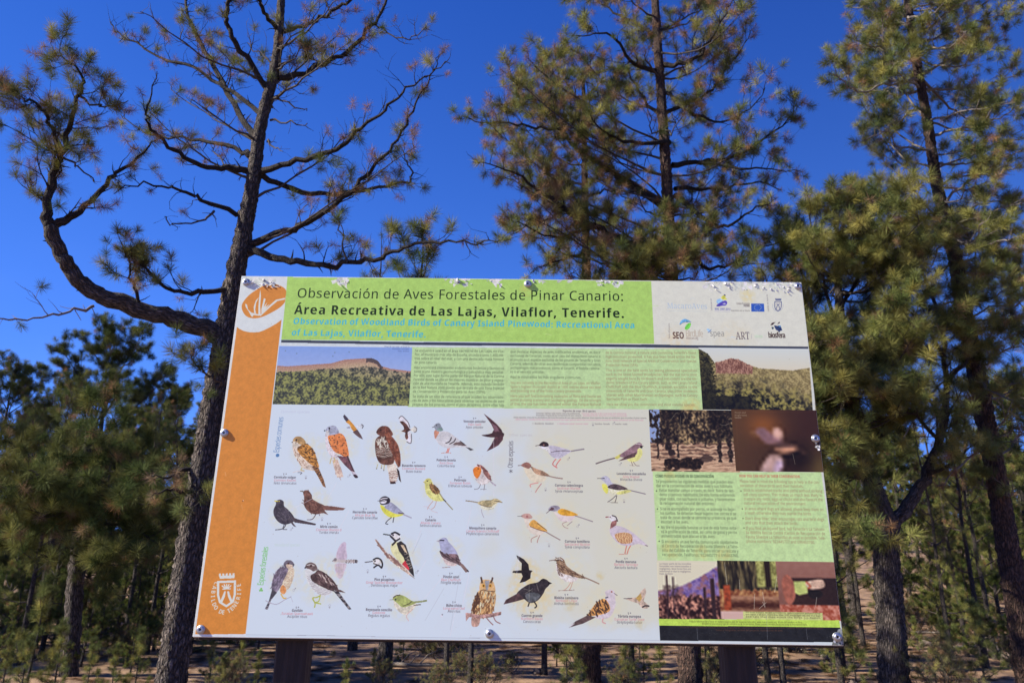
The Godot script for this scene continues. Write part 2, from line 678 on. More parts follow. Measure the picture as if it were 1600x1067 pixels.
func build_named_pines() -> void:
	var a := crop(0, 0, 1.0, [])
	# the half-bare pine to the left of the board
	var d := 10.0
	var t := thing("pine_tree", "tall half-bare pine with dark curving limbs and a big limb sweeping left", "tree", stand(270, d))
	var c := Crown.new()
	c.r.seed = 11
	c.dead_share = 0.62
	c.bare = 0.72
	c.size = 0.8
	traced_trunk(t, [266, 1067, 297, 850, 322, 700, 343, 570, 366, 440, 392, 300, 406, 200, 430, 100, 439, 0, 447, -120], d, [58, 54, 50, 47, 42, 31, 26, 20, 16, 9], M.bark, 64)
	traced_branch(t, c, [352, 528, 318, 512, 270, 498, 215, 483, 160, 463, 128, 443, 105, 415, 88, 385, 76, 352], d, d - 1.1, 0.155, 0.085, {"mat": M.bark, "gap": 0.0, "spurs": 18})
	traced_branch(t, c, crop(0, 0, 0.375, [202, 940, 190, 900, 200, 800, 235, 700, 260, 620, 300, 500, 320, 400, 350, 340, 300, 270, 220, 215]), d - 1.1, d - 1.5, 0.08, 0.008, {"bare": 0.0, "dead": 0.4, "from": 0.1, "side": 0.85, "gap": 0.13, "fill": 1.3})
	traced_branch(t, c, crop(0, 0, 0.375, [205, 935, 260, 920, 330, 880, 430, 770, 520, 700, 590, 640, 640, 580]), d - 1.1, d - 0.5, 0.075, 0.008, {"bare": 0.2, "dead": 0.45, "from": 0.1, "side": 0.6, "gap": 0.3})
	traced_branch(t, c, crop(0, 0, 0.375, [250, 640, 220, 560, 180, 470, 120, 420, 60, 400, 0, 340]), d - 1.3, d - 1.9, 0.035, 0.008, {"bare": 0.0, "dead": 0.5, "from": 0.1, "side": 0.8, "gap": 0.13, "fill": 1.3})
	traced_branch(t, c, crop(0, 0, 0.375, [255, 650, 330, 700, 400, 760]), d - 1.2, d - 0.7, 0.02, 0.008, {"bare": 0.5, "gap": 0.3})
	traced_branch(t, c, crop(0, 0, 0.375, [330, 400, 400, 440, 450, 440, 530, 420]), d - 1.4, d - 1.0, 0.02, 0.006, {"bare": 0.4, "gap": 0.25})
	traced_branch(t, c, [146, 478, 120, 485, 80, 493, 22, 500, -10, 498], d - 0.5, d - 1.6, 0.022, 0.008, {"bare": 0.75, "gap": 0.4, "mat": M.twig_pale})
	traced_branch(t, c, [372, 455, 320, 456, 280, 456, 250, 440, 225, 420, 195, 395], d, d - 0.9, 0.05, 0.01, {"bare": 0.0, "dead": 0.22, "side": 0.8, "gap": 0.11, "from": 0.3, "fill": 1.4})
	traced_branch(t, c, [215, 482, 210, 450, 200, 420, 205, 395], d - 0.5, d - 0.7, 0.03, 0.008, {"bare": 0.0, "dead": 0.12, "side": 0.65, "gap": 0.1, "fill": 1.4})
	var lf := crop(0, 0, 0.375, [1040, 720, 950, 700, 830, 690, 720, 620, 640, 550, 610, 500, 620, 420, 660, 300])
	traced_branch(t, c, lf, d, d - 1.3, 0.06, 0.006, {"bare": 0.55, "from": 0.3})
	traced_branch(t, c, crop(0, 0, 0.375, [1050, 660, 980, 620, 830, 590, 700, 570, 580, 540, 500, 480]), d, d + 1.0, 0.05, 0.006, {"bare": 0.45, "from": 0.35, "gap": 0.25})
	traced_branch(t, c, crop(0, 0, 0.375, [1000, 885, 880, 850, 800, 810, 700, 780, 570, 765, 480, 800]), d, d - 1.0, 0.045, 0.006, {"gap": 0.2, "bare": 0.75})
	traced_branch(t, c, crop(0, 0, 0.375, [890, 880, 830, 920, 720, 930, 680, 900]), d - 0.3, d - 0.9, 0.02, 0.006, {"gap": 0.35})
	traced_branch(t, c, crop(0, 0, 0.375, [1070, 590, 1000, 480, 900, 300, 840, 190, 780, 70, 770, -20]), d, d + 0.9, 0.06, 0.022, {"gap": 0.15, "side": 0.6})
	traced_branch(t, c, crop(0, 0, 0.375, [1125, 385, 1000, 210, 950, 110, 940, 50, 960, -10]), d, d - 0.7, 0.05, 0.03, {"gap": 0.15, "side": 0.6})
	traced_branch(t, c, crop(0, 0, 0.375, [1095, 475, 980, 390, 900, 340, 800, 280, 680, 240, 580, 185, 500, 140, 455, 95]), d, d + 0.8, 0.045, 0.009, {"gap": 0.15, "side": 0.6})
	var k := 0.4125
	traced_branch(t, c, crop(350, 0, k, [125, 655, 250, 620, 380, 585, 460, 540, 540, 460, 620, 400, 700, 335, 780, 280, 860, 235]), d, d - 1.2, 0.055, 0.006, {"gap": 0.15, "side": 0.6})
	traced_branch(t, c, crop(350, 0, k, [130, 660, 230, 705, 360, 735, 470, 730, 590, 710, 700, 690, 708, 650, 690, 600, 665, 550]), d, d + 1.2, 0.055, 0.006, {"gap": 0.15, "side": 0.6})
	traced_branch(t, c, crop(350, 0, k, [95, 925, 230, 880, 330, 830, 420, 770, 500, 700, 570, 630, 640, 550, 700, 450, 750, 350, 790, 270, 810, 215]), d, d - 0.6, 0.06, 0.006, {"gap": 0.15, "side": 0.6})
	traced_branch(t, c, crop(350, 0, k, [90, 945, 200, 975, 310, 995, 430, 1000, 540, 990, 640, 950, 720, 925, 850, 915, 960, 915, 1040, 912]), d, d - 1.6, 0.065, 0.006, {"gap": 0.17, "bare": 0.35, "from": 0.25, "dead": 0.3})
	traced_branch(t, c, crop(350, 0, k, [470, 995, 440, 900, 425, 820]), d - 0.7, d - 0.5, 0.018, 0.006, {"bare": 0.3, "dead": 0.2, "gap": 0.22, "from": 0.3})
	traced_branch(t, c, crop(350, 0, k, [205, 295, 300, 275, 400, 230, 490, 175, 560, 100, 600, 30, 630, -30]), d, d + 0.6, 0.05, 0.022, {"gap": 0.15, "side": 0.6})
	traced_branch(t, c, crop(350, 0, k, [350, 240, 335, 210, 325, 185]), d + 0.2, d + 0.2, 0.014, 0.007, {"bare": 0.0, "dead": 0.0, "gap": 0.08, "from": 0.5, "side": 0.25})
	traced_branch(t, c, crop(350, 0, k, [570, 90, 640, 135, 690, 152, 740, 125, 770, 100]), d + 0.5, d + 0.1, 0.016, 0.006, {"gap": 0.15, "side": 0.6})
	traced_branch(t, c, crop(350, 0, k, [225, 120, 300, 95, 380, 55, 460, 10, 500, -30]), d, d - 0.8, 0.04, 0.02, {"gap": 0.15, "side": 0.6})
	traced_branch(t, c, crop(350, 0, k, [205, 115, 160, 60, 130, 0, 120, -40]), d, d - 0.6, 0.04, 0.025, {"gap": 0.15, "side": 0.6})
	for st in [[185, 365, 260, 405, 315, 413], [175, 455, 260, 462, 318, 472], [160, 535, 190, 550, 215, 572], [205, 255, 235, 235, 265, 200]]:
		traced_branch(t, c, crop(350, 0, k, st), d, d - 0.25, 0.02, 0.006, {"gap": 0.0})
	# the tangle of thin bare boughs higher up
	fill_crown(t, c, [175, -30, 670, -30, 650, 60, 560, 120, 330, 120, 230, 70], [412, 190, 430, 100, 439, 0, 444, -80], d, 9, 1.3, {"bare": 0.8, "gap": 0.17, "side": 0.6, "from": 0.2})
	fill_crown(t, c, [215, 90, 380, 120, 370, 320, 210, 310], [386, 330, 400, 230, 412, 180], d, 4, 1.2, {"bare": 0.75, "gap": 0.18, "side": 0.55, "from": 0.25})
	fill_crown(t, c, [470, 170, 680, 120, 640, 330, 520, 390, 450, 330], [386, 400, 400, 280, 408, 200], d, 3, 1.2, {"bare": 0.8, "gap": 0.18, "side": 0.55, "from": 0.3})
	# sprays that hug the trunk beside the board
	traced_branch(t, c, [345, 600, 325, 585, 305, 570, 300, 545], d - 0.25, d - 0.7, 0.02, 0.008, {"bare": 0.1, "dead": 0.25, "gap": 0.14, "from": 0.2, "side": 0.45})
	traced_branch(t, c, [318, 765, 290, 768, 260, 765, 235, 775], d, d - 0.7, 0.045, 0.006, {"bare": 0.5, "gap": 0.3})
	traced_branch(t, c, [322, 738, 290, 735, 262, 748, 240, 745], d, d - 0.4, 0.05, 0.006, {"bare": 0.4, "gap": 0.3})
	traced_branch(t, c, [306, 800, 295, 795, 285, 805], d - 0.3, d - 0.5, 0.014, 0.006, {"bare": 0.0, "dead": 0.05, "gap": 0.12, "from": 0.2, "side": 0.3})
	finish(t, c, 0)

	# the pine with reddish dying sprays behind the middle of the board
	d = 12.0
	t = thing("pine_tree", "thinning pine with russet dying sprays and long dark limbs behind the board", "tree", stand(1080, d))
	c = Crown.new()
	c.r.seed = 23
	c.dead_share = 0.48
	c.bare = 0.30
	c.size = 0.86
	traced_trunk(t, [1080, 1067, 1068, 800, 1055, 560, 1048, 400, 1043, 300, 1036, 190, 1030, 100, 1024, 0, 1016, -140], d, [50, 44, 36, 29, 25, 22, 19, 16, 8], M.bark_red, 30)
	k = 0.4125
	for b in [
		[[800, 950, 650, 900, 560, 860, 450, 800, 370, 740, 300, 690, 220, 640, 110, 610], -1.4, 0.065],
		[[845, 790, 720, 720, 620, 650, 520, 590, 430, 490, 370, 400, 290, 330, 200, 260], 0.9, 0.07],
		[[430, 490, 330, 480, 230, 470, 130, 460, 60, 440], 0.2, 0.03],
		[[380, 400, 390, 310, 400, 240, 380, 190], 0.6, 0.03],
		[[560, 860, 470, 880, 380, 900, 300, 850, 240, 830], -0.8, 0.025],
		[[810, 245, 900, 235, 960, 200, 1020, 110, 1060, 30, 1100, -30], -1.0, 0.045],
		[[840, 540, 690, 540, 600, 500, 540, 430], -1.2, 0.04],
		[[860, 740, 980, 830, 1060, 850, 1150, 800, 1230, 760], -0.9, 0.045],
		[[850, 625, 960, 610, 1080, 590, 1180, 540, 1290, 450, 1320, 370], 0.8, 0.045],
		[[960, 615, 1080, 630, 1200, 640, 1340, 650], -0.6, 0.03],
		[[860, 715, 1050, 710, 1180, 690, 1260, 720], 1.3, 0.035],
		[[790, 150, 740, 100, 650, 60, 570, 10, 500, -20], 0.9, 0.04],
		[[800, 270, 690, 230, 640, 150, 560, 120, 470, 140], -0.9, 0.04],
		[[820, 430, 900, 390, 1000, 340, 1050, 260, 1090, 220, 1150, 120], 0.9, 0.035],
		[[820, 350, 940, 430, 1040, 460, 1140, 410, 1200, 340], -1.0, 0.03],
		[[830, 460, 760, 400, 700, 290, 640, 260, 560, 270], 1.1, 0.035],
		[[800, 120, 860, 90, 930, 50, 1000, 20], 0.6, 0.025],
		[[870, 870, 970, 1010, 1080, 1000, 1200, 1000], -1.3, 0.04],
		[[850, 860, 760, 880, 680, 960, 620, 1010], -1.5, 0.035],
		[[860, 900, 900, 920, 930, 960], -1.2, 0.03], [[850, 930, 800, 990, 760, 1030], -1.6, 0.03], [[850, 900, 860, 960, 840, 1000], -1.8, 0.03]]:
		traced_branch(t, c, crop(700, 0, k, b[0]), d, d + b[1], b[2] * 1.3, 0.006, {"gap": 0.16, "side": 0.85, "from": 0.15})
	fill_crown(t, c, [945, 375, 1120, 365, 1140, 440, 940, 440], [1058, 470, 1050, 400, 1045, 340], d - 0.6, 12, 1.0, {"gap": 0.14, "side": 0.6, "from": 0.25, "bare": 0.05, "dead": 0.1})
	fill_crown(t, c, [740, 150, 800, 95, 900, 70, 890, 5, 940, -40, 1180, -40, 1190, 50, 1225, 160, 1245, 260, 1200, 330, 1180, 420, 1060, 440, 830, 430, 800, 330, 740, 260], [1055, 440, 1043, 300, 1030, 100, 1022, -40], d, 34, 1.7, {"gap": 0.17, "side": 0.7, "from": 0.3})
	finish(t, c, 0)

	d = 13.5
	t = thing("pine_tree", "slim straight pine beside the russet pine, its pale lit trunk showing below the board", "tree", stand(925, d))
	c = Crown.new()
	c.r.seed = 29
	c.dead_share = 0.33
	c.bare = 0.25
	c.size = 0.88
	traced_trunk(t, [925, 1067, 922, 800, 918, 560, 916, 400, 914, 300, 913, 200, 911, 110], d, [40, 35, 28, 20, 16, 11, 6], M.bark_red, 26)
	for b in [
		[[515, 820, 440, 800, 370, 830, 290, 860, 230, 900], -0.9], [[520, 900, 600, 930, 680, 920, 740, 880], 0.8], [[515, 700, 420, 670, 330, 620, 250, 560, 180, 500], 0.9],
		[[515, 620, 590, 600, 640, 560, 690, 590], -0.8], [[515, 520, 440, 440, 360, 400, 250, 390, 180, 400], -0.9], [[515, 480, 570, 440, 620, 380, 680, 330], 0.8],
		[[515, 400, 460, 330, 400, 280, 330, 250], 0.5], [[515, 380, 560, 330, 600, 310, 640, 330], -0.6], [[515, 330, 500, 280, 470, 240], 0.2],
		[[520, 960, 450, 980, 380, 1000, 330, 1020], -0.8], [[520, 980, 600, 1000, 640, 1030], -0.6], [[515, 760, 590, 720, 650, 730, 700, 770], 0.3]]:
		traced_branch(t, c, crop(700, 0, k, b[0]), d, d + b[1], 0.03, 0.008, {"gap": 0.16, "side": 0.8, "from": 0.12})
	fill_crown(t, c, [730, 180, 800, 110, 900, 90, 960, 140, 990, 250, 980, 420, 780, 420, 790, 330, 735, 260], [917, 440, 914, 300, 911, 130], d, 14, 1.3, {"gap": 0.17, "side": 0.7, "from": 0.3})
	finish(t, c, 1)

	# the broad forked pine to the right of the board
	d = 11.5
	t = thing("pine_tree", "broad green pine with a dark trunk that forks low beside the board", "tree", stand(1396, d))
	c = Crown.new()
	c.r.seed = 41
	c.yellow = 1.1
	c.dead_share = 0.07
	c.bare = 0.04
	c.size = 0.95
	traced_trunk(t, [1398, 1067, 1392, 960, 1386, 880, 1381, 815, 1345, 700, 1325, 590, 1312, 470, 1306, 370], d, [58, 52, 50, 48, 30, 24, 17, 8], M.bark, 40)
	traced_branch(t, c, [1384, 850, 1400, 815, 1430, 780, 1452, 735, 1470, 690, 1480, 640, 1478, 570, 1470, 500, 1440, 420], d, d + 0.5, 0.14, 0.02, {"mat": M.bark, "from": 0.35, "side": 0.9, "gap": 0.2})
	for b in [
		[[1335, 650, 1290, 600, 1250, 540, 1215, 480, 1190, 420], -0.8], [[1340, 690, 1295, 680, 1260, 690, 1225, 660], -1.1], [[1325, 590, 1280, 520, 1260, 440, 1230, 370, 1205, 330], 0.6],
		[[1325, 580, 1370, 540, 1410, 480, 1440, 430], -0.9], [[1318, 520, 1290, 450, 1275, 380, 1265, 320], -0.5], [[1315, 480, 1350, 420, 1380, 360, 1400, 310], 0.4],
		[[1308, 400, 1320, 340, 1340, 290], 0.0], [[1345, 700, 1400, 660, 1430, 610], 0.9], [[1355, 740, 1310, 760, 1280, 800, 1265, 830], -0.9],
		[[1312, 440, 1250, 400, 1210, 380, 1175, 395], 0.9], [[1365, 770, 1330, 820, 1310, 850], -1.2], [[1330, 640, 1300, 590, 1280, 560], -1.5], [[1312, 430, 1360, 370, 1420, 340], -0.8],
		[[1450, 740, 1490, 720, 1530, 690], -0.6], [[1478, 600, 1520, 560, 1560, 540], 0.6], [[1470, 690, 1430, 650, 1400, 640], -1.0], [[1478, 560, 1440, 500, 1400, 470], -1.0], [[1360, 760, 1300, 720, 1270, 740], 0.8], [[1320, 560, 1265, 570, 1230, 600], 0.8]]:
		traced_branch(t, c, b[0], d, d + b[1], 0.04, 0.006, {"gap": 0.15, "side": 0.85, "from": 0.12, "fill": 1.2})
	fill_crown(t, c, [1185, 360, 1230, 310, 1290, 285, 1350, 270, 1410, 280, 1470, 310, 1500, 400, 1490, 560, 1440, 690, 1300, 780, 1270, 640, 1240, 470, 1180, 430], [1345, 720, 1325, 590, 1312, 470, 1306, 350], d, 46, 1.6, {"gap": 0.16, "side": 0.75, "from": 0.3, "fill": 1.2})
	finish(t, c, 1)

	# the tall pine at the right edge
	d = 12.5
	t = thing("pine_tree", "tall straight pine with reddish bark and pale dead twigs right of the forked pine", "tree", stand(1606, d))
	c = Crown.new()
	c.r.seed = 53
	c.dead_share = 0.13
	c.bare = 0.15
	c.size = 0.85
	traced_trunk(t, [1612, 1067, 1590, 940, 1570, 820, 1553, 720, 1530, 600, 1505, 470, 1490, 390, 1465, 290, 1450, 190, 1432, 90, 1410, -60, 1390, -220], d, [46, 42, 38, 36, 33, 29, 25, 21, 18, 16, 12, 7], M.bark_red, 34)
	k = 0.4216
	for b in [
		[[640, 290, 560, 310, 480, 320, 410, 340, 340, 290, 290, 270], -1.0], [[640, 330, 560, 350, 500, 340, 430, 330], 0.8], [[650, 400, 600, 410, 560, 460, 500, 490, 430, 520], -0.8],
		[[690, 500, 780, 480, 860, 465, 930, 440, 1000, 400], -0.9], [[720, 750, 800, 680, 880, 630, 960, 580, 1020, 550], -1.2], [[740, 800, 830, 770, 900, 750, 980, 760], 0.9],
		[[770, 900, 860, 910, 940, 890, 1020, 880], -1.0], [[640, 280, 720, 230, 800, 190, 880, 170, 960, 150], 0.8], [[620, 180, 560, 200, 500, 180, 430, 160, 370, 130], -0.6],
		[[600, 130, 680, 100, 730, 50, 780, 0], -0.9], [[590, 100, 520, 60, 450, 40, 380, 20], 0.7], [[580, 60, 540, 0, 500, -60], -0.4], [[660, 330, 740, 330, 820, 320, 900, 310, 1010, 270], 0.3],
		[[690, 560, 620, 550, 550, 545, 530, 490], -0.5], [[700, 610, 760, 610, 830, 600, 900, 540], 0.9], [[735, 800, 660, 820, 600, 790, 585, 740], -1.0], [[760, 870, 700, 930, 680, 990], -1.1],
		[[780, 960, 860, 1000, 950, 1040], -0.6], [[650, 300, 730, 380, 790, 430, 850, 430], 0.9], [[620, 150, 720, 130, 820, 90, 900, 60, 1000, 50], 0.5], [[600, 80, 700, 20, 800, -40], 0.8], [[780, 950, 720, 1010, 650, 1040], 0.9],
		[[610, 140, 700, 180, 780, 150, 830, 100], -1.3], [[590, 60, 660, 60, 720, 20], -1.3], [[580, 40, 480, 90, 420, 120], 0.9], [[640, 250, 600, 220, 540, 240], -1.3]]:
		traced_branch(t, c, crop(1170, 0, k, b[0]), d, d + b[1], 0.032, 0.008, {"gap": 0.19, "side": 0.72, "from": 0.2, "mat": M.twig_pale})
	fill_crown(t, c, [1300, -20, 1295, 110, 1310, 230, 1400, 260, 1440, 330, 1520, 480, 1600, 640, 1680, 640, 1680, -20], [1553, 720, 1505, 470, 1465, 290, 1432, 90, 1410, -60], d, 30, 1.7, {"gap": 0.2, "side": 0.75, "from": 0.3, "mat": M.twig_pale})
	fill_crown(t, c, [1490, 330, 1600, 320, 1640, 760, 1560, 790, 1500, 700, 1470, 560], [1575, 840, 1553, 720, 1530, 600, 1505, 470, 1480, 340], d, 20, 1.8, {"gap": 0.2, "side": 0.7, "from": 0.25, "mat": M.twig_pale})
	for b in [[[1545, 690, 1500, 730, 1470, 760], -1.0], [[1535, 640, 1560, 610, 1600, 600], -0.8], [[1520, 560, 1480, 590, 1440, 640, 1410, 690], -1.6], [[1525, 590, 1570, 620, 1600, 640], -1.2], [[1545, 700, 1580, 690, 1610, 700], -0.9], [[1500, 470, 1460, 480, 1430, 500], -1.0], [[1510, 500, 1550, 480, 1600, 470], -0.9]]:
		traced_branch(t, c, b[0], d, d + b[1], 0.022, 0.007, {"gap": 0.25, "side": 0.5, "mat": M.twig_pale, "bare": 0.35})
	finish(t, c, 0)

	# the near boughs of a pine just outside the left edge
	d = 10.5
	t = thing("pine_tree", "dark bushy pine whose boughs hang low beside the half-bare pine", "tree", stand(95, d + 2.5))
	c = Crown.new()
	c.r.seed = 61
	c.dead_share = 0.14
	c.bare = 0.04
	c.size = 1.05
	c.tint = Vector3(0.070, 0.104, 0.030)
	c.yellow = 0.6
	var dd := d + 2.5
	traced_trunk(t, [105, 1067, 118, 900, 128, 800, 134, 720, 140, 660], dd, [34, 30, 26, 20, 10], M.bark, 20)
	for b in [
		[[132, 760, 170, 740, 220, 735, 260, 745], -1.2], [[130, 770, 80, 750, 30, 760, -20, 770], -1.0], [[134, 730, 170, 690, 200, 680], 0.8], [[134, 730, 90, 690, 40, 690, 0, 700], 0.6],
		[[126, 830, 180, 820, 230, 840, 250, 860], -1.0], [[126, 830, 70, 830, 20, 850], -0.9], 		[[138, 690, 150, 660, 160, 640], -0.5], [[128, 800, 170, 790, 200, 800], -1.4], [[128, 800, 90, 800, 60, 810], -1.4], [[125, 850, 90, 860, 50, 880], -1.6], [[125, 850, 160, 870, 200, 885], -1.6], [[130, 780, 180, 770, 230, 790], -1.8], [[132, 750, 90, 740, 40, 735], -1.8]]:
		traced_branch(t, c, b[0], dd, dd + b[1], 0.035, 0.006, {"gap": 0.16, "side": 0.95, "from": 0.15, "fill": 1.0})
	finish(t, c, 1)

func plant(proto: Node3D, first: bool, where: Vector3, turn: float, k: float, label := "", group := "") -> Node3D:
	var o := proto
	if not first:
		o = proto.duplicate()
		o.name = numbered(String(proto.name).get_slice("_00", 0))
		add_child(o)
	o.position = where
	o.rotation.y = turn
	o.scale = Vector3.ONE * k
	if label:
		o.set_meta("label", label)
	if group:
		o.set_meta("group", group)
	return o

